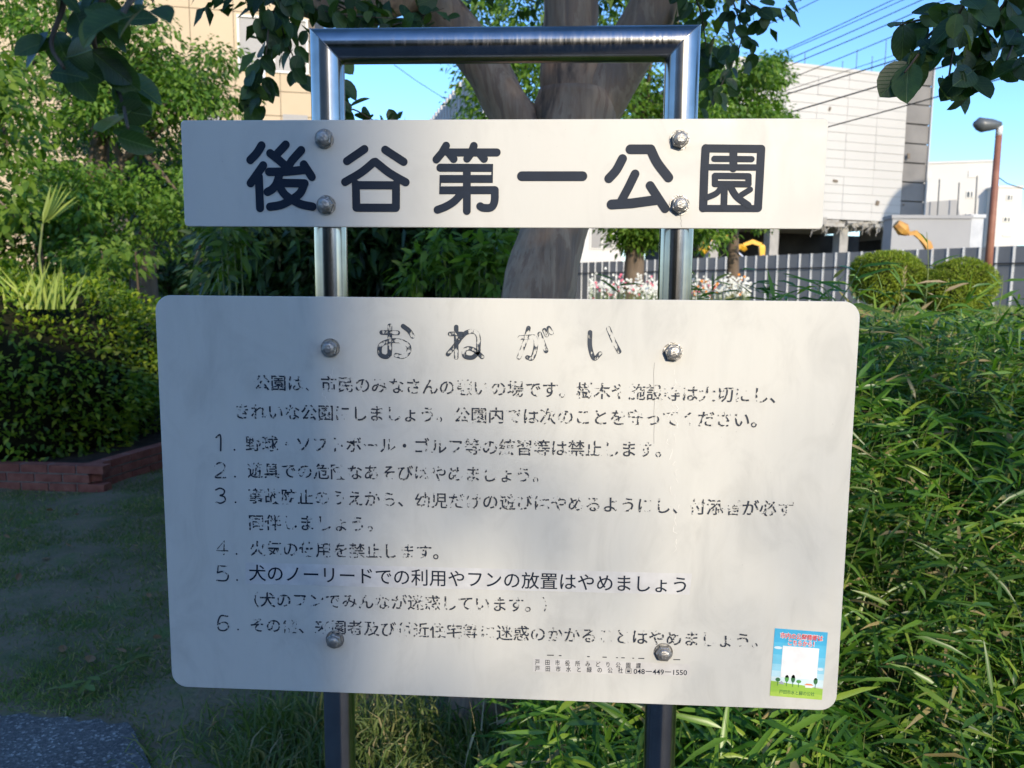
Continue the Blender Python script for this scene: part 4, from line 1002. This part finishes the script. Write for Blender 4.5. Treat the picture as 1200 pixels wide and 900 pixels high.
# ------------------------------------------------------------------ lawn and grasses
def blades(n, sampler, Lr, W, droop=.4, lean=.35):
    a = sampler(n); z = hterr(a[:, 0], a[:, 1]); d = np.stack([RNG.normal(0, lean, n), RNG.normal(0, lean, n), np.ones(n)], 1)
    return leafarr(np.stack([a[:, 0], a[:, 1], z-.005], 1), d, rnd(n)+np.array([0, -1, .3]), RNG.uniform(*Lr, n), W, 'blade', droop)
def lawn_s(n):
    out = []
    x = RNG.uniform(-5.5, -.25, n*3); y = RNG.uniform(.2, 9, n*3)**1.0
    pat = np.sin(x*2.3+1)*np.sin(y*1.9)+.6*np.sin(x*5.1+y*3.7)
    edge = np.interp(x, [-30, g1[0], g2[0], g3[0], 0], [g1[1]+.2, g1[1]+.02, g2[1]+.02, g3[1]-.1, -.2])
    wgt = (RNG.random(n*3) < (1.6/(y+.8)))*(pat+RNG.normal(0, .6, n*3) > -.9)*(y > edge)
    k = np.where(wgt)[0][:n]; return np.stack([x[k], y[k]], 1)
gs = lawn_s(190000); n_ = len(gs)
ch = [blades(n_, lambda n: gs, (.02, .06), .0045, .3, .6)]
setp(leafobj('lawn_grass', ch, M['grass']), 'short worn shaded lawn left of the sign', 'grass', kind='stuff')
def tuft_s(n):
    return np.stack([RNG.uniform(-1.05, -.15, n), RNG.uniform(.25, 1.5, n)], 1)
n_ = 5200
ch = [blades(n_, tuft_s, (.14, .42), .0075, .55, .3), blades(900, lambda n: np.stack([RNG.normal(-1.05, .16, n), RNG.uniform(.3, 1.6, n)], 1), (.08, .22), .006, .5, .4)]
setp(leafobj('long_grass', ch, M['grass']), 'long dark grass blades below the left half of the notice plate', 'grass', kind='stuff')
def far_s(n):
    y = 3.0+RNG.random(n)**1.6*22; px = RNG.uniform(120, 1260, n); x = CAM[0]+(y-CAM[1])*((px-600)/900-YAW)
    return np.stack([x, y], 1)
fa = far_s(52000); fa = fa[(fa[:, 0] > -1.2) | (fa[:, 1] > 8.5)]
ch = [blades(len(fa), lambda n: fa, (.06, .20), .012, .3, .35)]
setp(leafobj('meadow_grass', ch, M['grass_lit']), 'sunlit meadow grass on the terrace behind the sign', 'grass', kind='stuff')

# dead leaves lying on the lawn
mb = MB(); v, f = tmpl('oval'); v[:, 2] += .25*v[:, 1]**2; mb.add(v, f); dlm = mb.mesh('dead_leaf', M['dead_leaf'])
spots = [(108, 767), (148, 764), (152, 778), (165, 758), (25, 620), (8, 612), (40, 602), (85, 640), (62, 598), (92, 603), (162, 640), (240, 858), (20, 680), (75, 755), (130, 800), (175, 700), (12, 570+60), (50, 655), (118, 700), (190, 745)]
for i, (px, py) in enumerate(spots):
    p = ground(px, py, .03); o = link('dead_leaf', dlm, None, (p[0], p[1], .028)); s = random.uniform(.03, .06)*(1.5 if i in (0, 1, 11) else 1); o.scale = (s*.62, s, s); o.rotation_euler = (random.uniform(-.4, .4), random.uniform(-.5, .5), random.uniform(0, 6.3))
    setp(o, {0: 'largest curled brown fallen leaf beside the pale trailing weed', 11: 'brown fallen leaf lying among long grass under the notice plate', 4: 'brown fallen leaf on the lawn nearest the left brick planter edge',
             16: 'single brown fallen leaf at the far left edge of the lawn'}.get(i, 'small dry brown fallen leaf lying on the open shaded lawn left of the sign'), 'leaf', 'fallen leaves on the lawn')
# weed runner at the path edge
wd = thing('trailing_weed', 'pale-leaved runner trailing over the grass beside the asphalt edge', 'plant', tuple(ground(60, 805)))
pts = [ground(a, b, .03) for a, b in ((55, 808), (95, 800), (125, 788), (160, 772), (178, 768))]; mb = MB(); mb.tube(catmull(pts, 4), .003, 5); mb.build('stem', M['stem_green'], wd)
for a, b in ((66, 806), (80, 803), (100, 803), (108, 795), (118, 797), (130, 784), (140, 788), (155, 772)):
    p = ground(a, b, .04); leafobj('leaf', [leafarr(p[None], rnd(1)*np.array([1, 1, .2]), np.array([[0, 0, 1.]]), .07, .03, 'oval', .1)], M['grass_lit'], wd)

# ------------------------------------------------------------------ round clipped bushes, flowers
p = at(1041, 322, 11.5); bush('round_topiary', 'left of the two ball-clipped bushes in front of the grey steel fence', 'bush', (p[0], 11.5, p[2]-.05), (.56, .56, .42), 15000, .055, .016, 'rhomb', 'leaf_topiary', p=2.2, jit=.08, lump=.09, k=.84, seed=1, group='ball-clipped bushes before the fence')
p = at(1121, 334, 11.0); bush('round_topiary', 'right lower one of the two ball-clipped bushes in front of the grey steel fence', 'bush', (p[0], 11.0, p[2]-.05), (.53, .53, .40), 15000, .055, .016, 'rhomb', 'leaf_topiary', p=2.2, jit=.08, lump=.10, k=.84, seed=4, group='ball-clipped bushes before the fence')
def flowerbed(label, x0, x1, mix, n=260):
    Y0 = 12.5; t = thing('flower_clump', label, 'flowers', gz_(at((x0+x1)/2, 345, Y0)), 'flowers along the raised bed')
    px = RNG.uniform(x0, x1, n); py = RNG.normal(337, 6.5, n); pts = np.array([at(a, b, Y0+RNG.uniform(-.5, .6)) for a, b in zip(px, py)])
    ids = RNG.choice(3, n, p=mix)
    for k, key in enumerate(('petal_white', 'petal_pink', 'petal_orange')):
        q = pts[ids == k]
        if not len(q): continue
        q = np.repeat(q, 6, 0); m_ = len(q); an = np.tile(np.arange(6)*math.pi/3, m_//6)
        dr = np.stack([np.cos(an), .25*np.ones(m_)*0, np.sin(an)], 1); nr = np.array([[.1, -1, .5]])+0*dr
        o = leafobj('bloom', [leafarr(q, dr, nr, .026, .020, 'rhomb', 0)], M[key], t); o['kind'] = 'stuff'
    b = pts.copy(); b[:, 2] = hterr(b[:, 0], b[:, 1]); d = pts-b; L = np.linalg.norm(d, axis=1)
    st = leafarr(b, d, rnd(len(b))+np.array([0, -1, 0]), L, .006, 'blade', 0)
    lv = leafarr(np.repeat(b, 4, 0)+rnd(4*len(b), .05), rnd(4*len(b), .5)+np.array([0, 0, 1]), rnd(4*len(b)), RNG.uniform(.1, .25, 4*len(b)), .02, 'blade', .3)
    o = leafobj('stem', [st, lv], M['grass_lit'], t); o['kind'] = 'stuff'
flowerbed('white and pink flowers seen just left of the right sign post', 690, 745, (.86, .14, 0), 170)
flowerbed('white blooms half hidden by the right sign post', 745, 772, (.9, .1, 0), 120)
flowerbed('pink and orange flowers just right of the right sign post', 806, 842, (.7, .12, .18), 120)
flowerbed('white daisy-like flowers in front of the fence', 842, 880, (.97, 0, .03), 170)

# ------------------------------------------------------------------ steel hoarding fence
def fence_line():
    A = at(1290, 277, 23.0); B = at(835, 292, 33.5)
    A = np.array([A[0], A[1]]); B = np.array([B[0], B[1]])
    d = (B-A)/np.linalg.norm(B-A); return A, d
FA, FD = fence_line(); FN = np.array([FD[1], -FD[0]]);
if FN[1] > 0: FN = -FN
z0f = 1.15; Hf = 2.02
fence = thing('steel_fence', 'long grey steel panel hoarding with bright vertical ribs along the demolition site', 'fence', (FA[0], FA[1], z0f))
pwid = .5; ang = math.atan2(FD[1], FD[0])
mb = MB(); mb.box((0, 0, Hf/2), (pwid-.06, .03, Hf)); pm = mb.mesh('panel', M['fence'])
mb = MB(); mb.box((0, -.02, Hf/2), (.032, .05, Hf+.02)); mb.box((.045, -.005, Hf/2), (.02, .03, Hf+.01)); rm = mb.mesh('rib', [M['fence_rib']])
nfp = 135
for i in range(nfp):
    q = FA+FD*(i*pwid); loc = Vector((q[0], q[1], z0f))-ORG[fence]
    o = link('panel', pm, fence, loc); o.rotation_euler = (0, 0, ang+math.pi)
    q = FA+FD*((i+.5)*pwid); loc = Vector((q[0], q[1], z0f))-ORG[fence]
    o = link('rib', rm, fence, loc); o.rotation_euler = (0, 0, ang+math.pi)
mb = MB()
a = FA-FD*1+FN*.08; b = FA+FD*(nfp*pwid)+FN*.08
mb.tube([(a[0], a[1], z0f+Hf-.55), (b[0], b[1], z0f+Hf-.55)], .022, 8); mb.build('rail', M['rail_dark'], fence)

# ------------------------------------------------------------------ buildings
def wall_frame(pxL, pxR, pyT_L, YL, YR, zb):
    """ends of a vertical wall from picture columns and distances"""
    a = at(pxL, pyT_L, YL); b = at(pxR, pyT_L, YR); return np.array([a[0], a[1]]), np.array([b[0], b[1]]), a[2]
class Wall:
    """helper with local coordinates: s along the wall, z up, outward toward the camera"""
    def __init__(s, A, B):
        s.A = np.array(A, float); s.B = np.array(B, float); d = s.B-s.A; s.L = np.linalg.norm(d); s.u = d/s.L
        s.n = np.array([s.u[1], -s.u[0]])
    def p(s, t, out, z): q = s.A+s.u*t+s.n*out; return (q[0], q[1], z)
    def slab(s, mb, t0, t1, z0, z1, o0, o1):
        mb.hexa([s.p(t0, o1, z0), s.p(t1, o1, z0), s.p(t1, o0, z0), s.p(t0, o0, z0), s.p(t0, o1, z1), s.p(t1, o1, z1), s.p(t1, o0, z1), s.p(t0, o0, z1)])
    def s_of(s, px):   # where the viewing column px meets the wall
        d = ray(px, 200)[:2]; c = CAM[:2]
        M_ = np.array([[s.u[0], -d[0]], [s.u[1], -d[1]]]); t, _ = np.linalg.solve(M_, c-s.A); return t
    def z_of(s, px, py):
        d = ray(px, py); t = s.s_of(px)
        for _ in range(3): 
            q = s.A+s.u*t; k = (q-CAM[:2])@d[:2]/(d[:2]@d[:2]); z = CAM[2]+d[2]*k
        return z
# beige building
a = at(-140, 0, 23.3); b = at(368, 0, 26.6); W1 = Wall(a[:2], b[:2])
bb = thing('beige_building', 'tall beige panelled building with grey shaded window behind the left trees', 'building', (float(a[0]), float(a[1]), 1.1))
zs = [1.1, 3.2, W1.z_of(270, 133), W1.z_of(270, 104), W1.z_of(228, 10)+0*1, W1.z_of(228, 10)+3.2, W1.z_of(228, 10)+6.4]
cols = [0, W1.s_of(40), W1.s_of(110), W1.s_of(170), W1.s_of(229), W1.s_of(279), W1.s_of(331), W1.L]
wx0, wx1 = W1.s_of(283), W1.s_of(364.5); wz0, wz1 = W1.z_of(300, 84), W1.z_of(300, 19)
mb = MB(); W1.slab(mb, 0, W1.L, 1.0, zs[-1], -9, -.06); mb.build('wall', M['joint'], bb)
for i in range(len(cols)-1):
    for j in range(len(zs)-1):
        s0, s1, z0, z1 = cols[i]+.012, cols[i+1]-.012, zs[j]+.012, zs[j+1]-.012
        rects = [(s0, s1, z0, z1)]
        if s1 > wx0 and z1 > wz0 and z0 < wz1:    # cut around the window
            rects = []
            if z0 < wz0: rects.append((s0, s1, z0, wz0))
            if z1 > wz1: rects.append((s0, s1, wz1, z1))
            if s0 < wx0: rects.append((s0, min(s1, wx0), max(z0, wz0), min(z1, wz1)))
        for r_ in rects:
            if r_[1]-r_[0] > .02 and r_[3]-r_[2] > .02:
                mb = MB(); W1.slab(mb, *r_, -.06, 0); mb.build('wall_panel', M['beige'], bb)
mb = MB(); f_ = .07
for r_ in ((wx0, wx1, wz0, wz0+f_), (wx0, wx1, wz1-f_, wz1), (wx0, wx0+f_, wz0+f_, wz1-f_), (wx1-f_, wx1, wz0+f_, wz1-f_), ((wx0+wx1)/2-.05, (wx0+wx1)/2+.05, wz0+f_, wz1-f_)): W1.slab(mb, *r_, -.05, .05)
wf = mb.build('window', M['win_frame'], bb)
mb = MB(); W1.slab(mb, wx0+f_, wx1-f_, wz0+f_, wz1-f_, -.05, -.01); mb.build('window_blind', M['blind'], wf)
mb = MB(); sp_ = W1.s_of(313); mb.tube([W1.p(sp_, .12, W1.z_of(313, 105)), W1.p(sp_, .12, W1.z_of(313, 55))], .05, 10); mb.build('drain_pipe', M['pipe_white'], bb)
for px0, px1, py0, py1 in ((245, 262, 150, 133), (333, 362, 150, 134)):
    mb = MB(); W1.slab(mb, W1.s_of(px0), W1.s_of(px1), W1.z_of(px0, py0), W1.z_of(px0, py1), -.02, .03); mb.build('window', M['blind'], bb)

# low brown house glimpsed under the trees
a = at(120, 300, 19.5); b = at(345, 300, 19.5); W2 = Wall(a[:2], b[:2]); hb = thing('low_house', 'low grey-brown house wall glimpsed in shade under the left trees', 'building', (float(a[0]), float(a[1]), 1.1))
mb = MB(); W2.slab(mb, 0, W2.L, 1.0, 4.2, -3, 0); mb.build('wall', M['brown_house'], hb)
mb = MB(); W2.slab(mb, W2.L*.25, W2.L*.45, 1.5, 3.4, 0, .04); mb.build('door', M['dark'], hb)
mb = MB(); W2.slab(mb, -.3, W2.L+.3, 4.2, 4.4, -3.3, .3); mb.build('roof', M['joint'], hb)

# corrugated grey hall
a = at(455, 137, 60); b = at(570, 137, 30); W3 = Wall(a[:2], b[:2]); zt = W3.z_of(540, 97)
ch_ = thing('corrugated_hall', 'pale corrugated steel wall sloping into view inside the steel loop', 'building', (float(a[0]), float(a[1]), 1.1))
mb = MB(); W3.slab(mb, 0, W3.L, 1.0, zt, -.8, 0); mb.build('wall', M['corrugated'], ch_)
mb = MB(); W3.slab(mb, 0, .25, 1.0, zt+.05, 0, .16); 
s = 0; k = 0
rmesh = MB(); rmesh.box((0, 0, (zt-1)/2), (.22, .24, zt-1)); rmm = rmesh.mesh('rib', M['corrugated'])
while s < W3.L:
    q = W3.p(s, 0, 1.0); o = link('rib', rmm, ch_, Vector(q)-ORG[ch_]); o.rotation_euler = (0, 0, math.atan2(W3.u[1], W3.u[0])); s += .75

# grey clad building under demolition
YL, YR = 66.0, 72.5
a = at(845, 80, YL); b = at(1066, 80, YR); W4 = Wall(a[:2], b[:2]); zt = W4.z_of(1052, 91); zb = W4.z_of(1030, 259)
gb = thing('grey_building', 'large pale grey clad building with torn open ground floor on the demolition site', 'building', (float(a[0]), float(a[1]), 0))
mb = MB(); W4.slab(mb, .1, W4.L-.1, zb, zt-.1, -14, -.05); mb.build('wall', M['siding_joint'], gb)
nr_, nc_ = 17, 6
for j in range(nr_):
    for i in range(nc_):
        mb = MB(); g_ = .016
        W4.slab(mb, W4.L*i/nc_+.012, W4.L*(i+1)/nc_-.012, zb+(zt-zb)*j/nr_+g_, zb+(zt-zb)*(j+1)/nr_-g_, -.05, random.uniform(-.02, .015))
        mb.build('cladding_panel', M['siding'], gb)
mb = MB(); W4.slab(mb, -.1, W4.L+.1, zt-.08, zt+.18, -.6, .06); mb.build('coping', M['siding'], gb)
sA, sB = W4.L+.02, W4.s_of(1089)
hT = W4.z_of(1070, 76); nseg = 9
for j in range(nseg):
    mb = MB(); W4.slab(mb, sA, sB, zb-1.5+(hT-zb+1.5)*j/nseg+.06, zb-1.5+(hT-zb+1.5)*(j+1)/nseg-.06, -5, -.25-random.uniform(0, .06)); mb.build('tower_panel', M['tower'], gb)
mb = MB(); W4.slab(mb, sA+.1, sB-.1, 0, hT-.1, -5.2, -.45); mb.build('stair_tower', M['dark'], gb)
mb = MB(); W4.slab(mb, sB-.12, sB, zb-1.5, hT, -.25, -.1); mb.build('corner_trim', M['siding'], gb)
# open ground floor: beam, columns, back coloured dark as interior shade, debris
mb = MB(); W4.slab(mb, 0, W4.L-1.0, zb-.55, zb-.05, -13, -.4); mb.build('floor_beam', M['concrete'], gb)
mb = MB(); W4.slab(mb, 0, W4.L+5, 0, zb-.55, -13, -9); mb.build('ground_floor_shade', M['dark'], gb)
for px in (845, 917, 1000, 1058):
    mb = MB(); s_ = W4.s_of(px); W4.slab(mb, s_-.45, s_+.45, 0, zb-.4, -1.6, -.7); mb.build('column', M['concrete'], gb)
mb = MB()
for _ in range(70):
    s_ = random.uniform(W4.s_of(955), W4.s_of(1068)); z = zb-random.uniform(.0, .5); p = Vector(W4.p(s_, random.uniform(-.5, .15), z))
    q = p+Vector((random.gauss(0, .5), random.gauss(0, .2), -random.uniform(.1, 1.1))); mb.tube([p, (p+q)/2+Vector((random.gauss(0, .2), 0, 0)), q], [.05, .04, .02], 4)
    if random.random() < .3: mb.box(p, (random.uniform(.3, 1.3), .2, random.uniform(.1, .35)), random.uniform(-.4, .4))
o = mb.build('torn_debris', M['concrete'], gb); o['kind'] = 'stuff'
for px, py, ww, hh in ((979, 212, .45, .18), (1063, 183, .25, .45), (1030, 238, .3, .4), (968, 128, .15, .3), (1061, 240, .15, .15)):
    mb = MB(); s_ = W4.s_of(px); z = W4.z_of(px, py); mb.box(W4.p(s_, .06, z), (ww, .12, hh), .2, Matrix.Rotation(random.uniform(-.4, .4), 3, 'Y')); mb.build('wall_bracket', M['joint'], gb)
for px, t_, h_ in ((1000, 80, 2.0), (1033, 50, 3.2), (984, 78, .9), (1018, 66, 1.6), (940, 74, 1.2)):
    mb = MB(); s_ = W4.s_of(px); mb.tube([W4.p(s_, -.4, zt), W4.p(s_, -.4, zt+h_)], .035, 5); mb.build('antenna', M['lamp_grey'], gb)

# white building and its lower block
def block(name, label, pxL, pxR, pyT, YL, YR, wins, mk='white_wall', depth=-15, winmat='glass_dark'):
    a = at(pxL, pyT, YL); b = at(pxR, pyT, YR); W_ = Wall(a[:2], b[:2]); zt = W_.z_of((pxL+pxR)/2, pyT)
    t = thing(name, label, 'building', (float(a[0]), float(a[1]), 0)); mb = MB(); W_.slab(mb, 0, W_.L, 0, zt, depth, 0); mb.build('wall', M[mk], t)
    mb = MB(); W_.slab(mb, -.1, W_.L+.1, zt, zt+.25, depth, .1); mb.build('roof', M[mk], t)
    for x0, x1, y0, y1, wm in wins:
        s0, s1, z0, z1 = W_.s_of(x0), W_.s_of(x1), W_.z_of(x0, y1), W_.z_of(x0, y0)
        mb = MB(); W_.slab(mb, s0, s1, z0, z1, 0, .08); w_ = mb.build('window', M['win_frame'], t)
        for q in range(2):
            mb = MB(); W_.slab(mb, s0+.12+(s1-s0)/2*q, s0+(s1-s0)/2*(q+1)-.12*(q == 1)-.04, z0+.1, z1-.1, .08, .10); mb.build('pane', M[wm], w_)
    return t, W_, zt
G = 'glass_dark'
block('white_building', 'white flat-roofed factory block with small windows beyond the fence', 1076, 1167, 191, 108, 106, [(1081, 1089, 225, 233, G), (1134, 1143, 224, 232, G), (1133, 1141, 250, 256, G), (1084, 1091, 201, 209, 'win_frame'), (1135, 1145, 200, 208, 'win_frame')])
block('white_building', 'lower white block with small windows at the right edge', 1167.5, 1198, 220, 104, 104, [(1182, 1190, 228, 235, G), (1180, 1189, 254, 260, G), (1181, 1192, 275, 277, G)])
block('grey_annex', 'plain grey site box building just above the fence', 1046, 1138, 256, 58, 58, [], 'annex', -1.5)
block('grey_annex', 'narrow bluish end bay of the grey site building', 1138.4, 1153, 255, 58.2, 58.4, [], 'corrugated', -1.5)
# torn parapet with poles
a = at(1080, 256, 85); mbx = thing('broken_wall', 'dark broken wall remnant with thin poles before the white building', 'building', (float(a[0]), 85, 0))
pl = [at(x, y, 85) for x, y in ((1080, 262), (1127, 262), (1121, 234), (1082, 237))]; mb = MB(); mb.prism([(p[0], p[2]) for p in pl], 85, 85.5); mb.build('wall', M['annex'], mbx)
for px, y0, y1 in ((1098, 258, 210), (1121, 262, 214), (1142, 258, 206)):
    mb = MB(); p0, p1 = at(px, y0, 84), at(px+3, y1, 84); mb.tube([p0, p1], .07, 5); mb.build('pole', M['lamp_grey'], mbx)
# house behind the tree, between the plates
block('white_house', 'white house with a big dark window seen between the sign plates', 678, 731, 215, 66, 66, [(693, 721, 255, 292, 'blind')], depth=-5)

# ------------------------------------------------------------------ excavators
def excavator(label, px, py, Y, flip, boom_px, mk='yellow', body=True):
    p = at(px, py, Y); k = (Y-CAM[1])/900.; base = (p[0], Y, 0.8)
    t = thing('excavator', label, 'excavator', base, 'excavators on the demolition site')
    for s_ in (-1, 1):
        mb = MB(); ol = rrect(p[0]-1.6, p[0]+1.6, .8, 1.6, .39, 5); mb.prism(ol, Y+s_*.9-.25, Y+s_*.9+.25); mb.build('track', M['rail_dark'], t)
    mb = MB(); mb.prism([(p[0]-1.4, 1.65), (p[0]+1.5, 1.65), (p[0]+1.6, 2.4), (p[0]+1.3, 2.75), (p[0]-1.4, 2.6)], Y-1.1, Y+1.1); mb.build('body', M[mk], t)
    mb = MB(); mb.prism([(p[0]-1.5, 1.9), (p[0]-.3, 1.9), (p[0]-.35, 3.5), (p[0]-1.2, 3.5)], Y-1.15, Y-.2); cb = mb.build('cab', M['glass_dark'], t)
    mb = MB(); mb.box((p[0]-.78, Y-.68, 3.56), (1.0, 1.05, .1)); mb.build('cab_roof', M[mk], t)
    names = ['boom', 'stick', 'bucket']; pts = [at(a, b, Y-.2) for a, b in boom_px]
    for i in range(len(pts)-1):
        mb = MB(); q0, q1 = Vector(pts[i]), Vector(pts[i+1]); w0 = (.26, .20, .3)[min(i, 2)]
        if i < 2: mb.tube([q0, (q0+q1)/2+Vector((0, 0, .2)), q1], [w0*.8, w0, w0*.7], 4)
        else:
            d = (q1-q0); mb.tube([q0, q0+d*.4, q1], [.15, .38, .25], 8)
        mb.build(names[min(i, 2)], M[mk if i < 2 else ('orange_rust' if mk != 'yellow' else mk)], t)
    mb = MB(); mb.tube([Vector(pts[0])+Vector((.2, -.3, -.5)), (Vector(pts[0])+Vector(pts[1]))/2+Vector((0, -.3, -.3))], .08, 8); mb.build('hydraulic_cylinder', M['steel'], t)
excavator('yellow excavator with raised boom left on the demolition site', 880, 300, 46, 1, [(866, 292), (848, 277), (828, 284), (822, 296)])
excavator('yellow excavator body behind the fence in the dark opening', 905, 305, 50, 1, [(893, 300), (892, 287), (871, 287), (868, 293)])
excavator('weathered orange excavator whose bucket rises over the fence near the annex', 1100, 310, 44, 1, [(1092, 300), (1080, 280), (1064, 274), (1050, 262)], 'orange_rust')

# ------------------------------------------------------------------ street lamp
Y = 21.0; pb = at(1158, 300, Y); ptop = at(1171, 152, Y)
lamp = thing('street_lamp', 'street lamp with rusty brown pole and grey cobra head before the fence', 'street lamp', (float(ptop[0]), Y, 1.15))
mb = MB(); mb.tube([(ptop[0], Y, 1.1), (ptop[0], Y, 3.5), (ptop[0], Y, ptop[2])], [.11, .095, .08], 16); mb.build('pole', M['rust'], lamp, smoothed=True)
mb = MB(); mb.tube([(ptop[0], Y, ptop[2]-.15), (ptop[0], Y, ptop[2]+.06), (ptop[0]-.15, Y, ptop[2]+.10)], [.088, .088, .05], 12); mb.build('collar', M['pipe_white'], lamp, smoothed=True)
h0 = at(1141, 146, Y); mb = MB()
mb.tube([(ptop[0]+.02, Y, ptop[2]+.12), (ptop[0]-.2, Y, ptop[2]+.13), (ptop[0]-.45, Y, ptop[2]+.12), (h0[0]+.12, Y, h0[2]+.02), (h0[0], Y, h0[2]+.0)], [.09, .15, .19, .17, .06], 14); lh = mb.build('lamp_head', M['lamp_grey'], lamp, smoothed=True)
mb = MB(); mb.tube([(ptop[0]-.2, Y, ptop[2]+.06), (ptop[0]-.42, Y, ptop[2]+.03), (h0[0]+.15, Y, h0[2]-.06)], [.05, .10, .05], 10); mb.build('lens', M['lens'], lh, smoothed=True)

# ------------------------------------------------------------------ overhead wires
WR = [((880, 28), (937, 0), 30, 1.0), ((880, 37.5), (958, 0), 30, 1.0), ((900, 67.5), (1046, 0), 28, 1.0), ((900, 69.5), (1058, 0), 28, .9), ((900, 80), (1080, 0), 28, 1.1), ((900, 87), (1107, 0), 27, 1.1),
      ((900, 103), (1200, -22), 27, 1.0), ((900, 117.5), (1200, 22), 24, 1.5), ((900, 113), (1130, 37), 24, .7), ((890, 142.5), (1200, 49), 20, 1.7), ((940, 157), (1200, 84.5), 20, 1.5)]
WL = ['topmost wire crossing the sky corner just right of the leafy twigs', 'second wire from the top right of the leafy twigs', 'upper wire of the close pair left of the hanging corner leaves', 'lower wire of the close pair left of the hanging corner leaves',
      'wire just under the close pair in the sky over the grey building', 'wire meeting the top left roof corner of the grey building', 'wire ending behind the corner leaves and reappearing to their right edge', 'thick wire skimming the upper left of the grey building face',
      'very faint thin wire just above the thick wire on the grey building', 'thick black wire crossing the grey building at mid height', 'lowest thick wire leaving the name plate corner toward the lamp']
for i, (p, q, Y, t_) in enumerate(WR):
    dx, dy = q[0]-p[0], q[1]-p[1]; a = at(p[0]-dx*.5, p[1]-dy*.5, Y+6); b = at(q[0]+dx*.9, q[1]+dy*.9, Y-8)
    m0 = at(*p, Y+3); m1 = at((p[0]+q[0])/2, (p[1]+q[1])/2+.6, Y); m2 = at(*q, Y-3)
    mb = MB(); Q = catmull([a, m0, m1, m2, b], 5); mb.tube(Q, [.5*t_*(x[1]-CAM[1])/900 for x in Q], 5, caps=False)
    setp(mb.build('power_line', M['wire'], None, tuple(map(float, m1))), WL[i], 'wire', 'overhead wires')
mb = MB(); Q = [at(462, 76, 40), at(487, 94, 40), at(512, 110, 40), at(530, 121, 40)]; mb.tube(Q, .018, 5)
setp(mb.build('power_line', M['wire'], None, tuple(map(float, Q[1]))), 'single faint wire crossing the small patch of sky inside the steel loop', 'wire', 'overhead wires')
mb = MB(); Q = [at(1169, 207, 30), at(1180, 215, 30), at(1205, 223, 30)]; mb.tube(Q, .02, 5)
setp(mb.build('power_line', M['wire'], None, tuple(map(float, Q[1]))), 'short wire running right from the street lamp pole', 'wire', 'overhead wires')

# ------------------------------------------------------------------ unseen behind the camera: block added to throw the shade on the left
bk = thing('shade_block', 'plain unseen block added behind the viewer to shade the left side', 'building', (-8, -24, 0))
EX = 6.72
mb = MB(); mb.box((EX-14, -25, 5.6), (28, 10, 11.2)); mb.build('wall', M['concrete'], bk)
mb = MB(); mb.box((EX-14, -25, 11.35), (28.4, 10.4, .3)); mb.build('roof', M['tower'], bk)
for i in range(8):
    for j in range(4):
        mb = MB(); mb.box((EX-26.2+i*3.4, -19.97, 2.0+j*2.8), (1.7, .1, 1.4)); w_ = mb.build('window', M['win_frame'], bk)
        mb = MB(); mb.box((EX-26.2+i*3.4, -19.9, 2.0+j*2.8), (1.5, .06, 1.2)); mb.build('pane', M['glass_dark'], w_)
cs = [(RNG.normal(7.0, 1.5), RNG.normal(-14, 1.2), RNG.uniform(4.5, 10.5)) for _ in range(15)]
tree('street_tree', 'airy street tree beside the path behind the viewer', [(7.4, -14, 0), (7.4, -14, 3), (7.3, -14, 6), (7.1, -14, 9)], [(cs, 0)], 'leaf_tree', .12, .07, 34, r=.55, trunk_r=.13, limbs=14)

cs = [(RNG.uniform(1.5, 2.3), RNG.uniform(-6.2, -4.2), 0) for _ in range(72)]
cs = [(x, y, 2.2-.42*y+RNG.uniform(0.02, 2.4)) for x, y, _ in cs]+[(RNG.uniform(2.35, 2.8), RNG.uniform(-5.3, -4.9), RNG.uniform(4.14, 4.26)) for _ in range(20)]  # low clumps added to shade the leaves in the top right corner
tree('crape_myrtle', 'second crape myrtle spreading its canopy over the path behind the viewer', [(4.1, -5.2, 0), (4.0, -5.2, 2), (3.4, -5.2, 3.8), (2.4, -5.3, 5.4)], [(cs, 0)], 'leaf_crape', .06, .042, 150, r=.40, trunk_r=.12, limbs=26, bark='crape_bark')

hd = [(x, RNG.uniform(-9.6, -8.8), z) for x in np.arange(-9, 11, .55) for z in (.4, 1.0, 1.6, 2.2, 2.7)]  # hedge added out of view to darken reflections in the posts
t = thing('reflection_hedge', 'unseen dark hedge added behind the viewer to darken the steel reflections', 'hedge', (1, -9.2, 0))
leafobj('foliage', [clumps(hd, .55, 60, .11, .07, 'rhomb', .8)], M['leaf_dark'], t)
mb = MB(); mb.box((1, -9.3, 1.3), (20, .5, 2.5)); mb.build('dark_core', M['shrub_core'], t)

Pw = Vector(at(1085, 275, 73)); Cw = Pw+SV*45  # added ball, unseen, casts the round shade on the grey building
t = thing('shade_caster', 'unseen round caster added outside the picture to shade the grey building', 'shadow caster', (Cw.x, Cw.y, 0))
mb = MB(); core(mb, tuple(Cw), (4.9, 4.9, 4.9), 2.0, 1.0, 0); mb.build('caster_ball', M['concrete'], t, smoothed=True)
for q in range(4):
    a = math.pi/4+q*math.pi/2; mb = MB(); mb.tube([(Cw.x+4*math.cos(a), Cw.y+4*math.sin(a), 0), (Cw.x+3.2*math.cos(a), Cw.y+3.2*math.sin(a), Cw.z-2)], .35, 8); mb.build('leg', M['lamp_grey'], t)
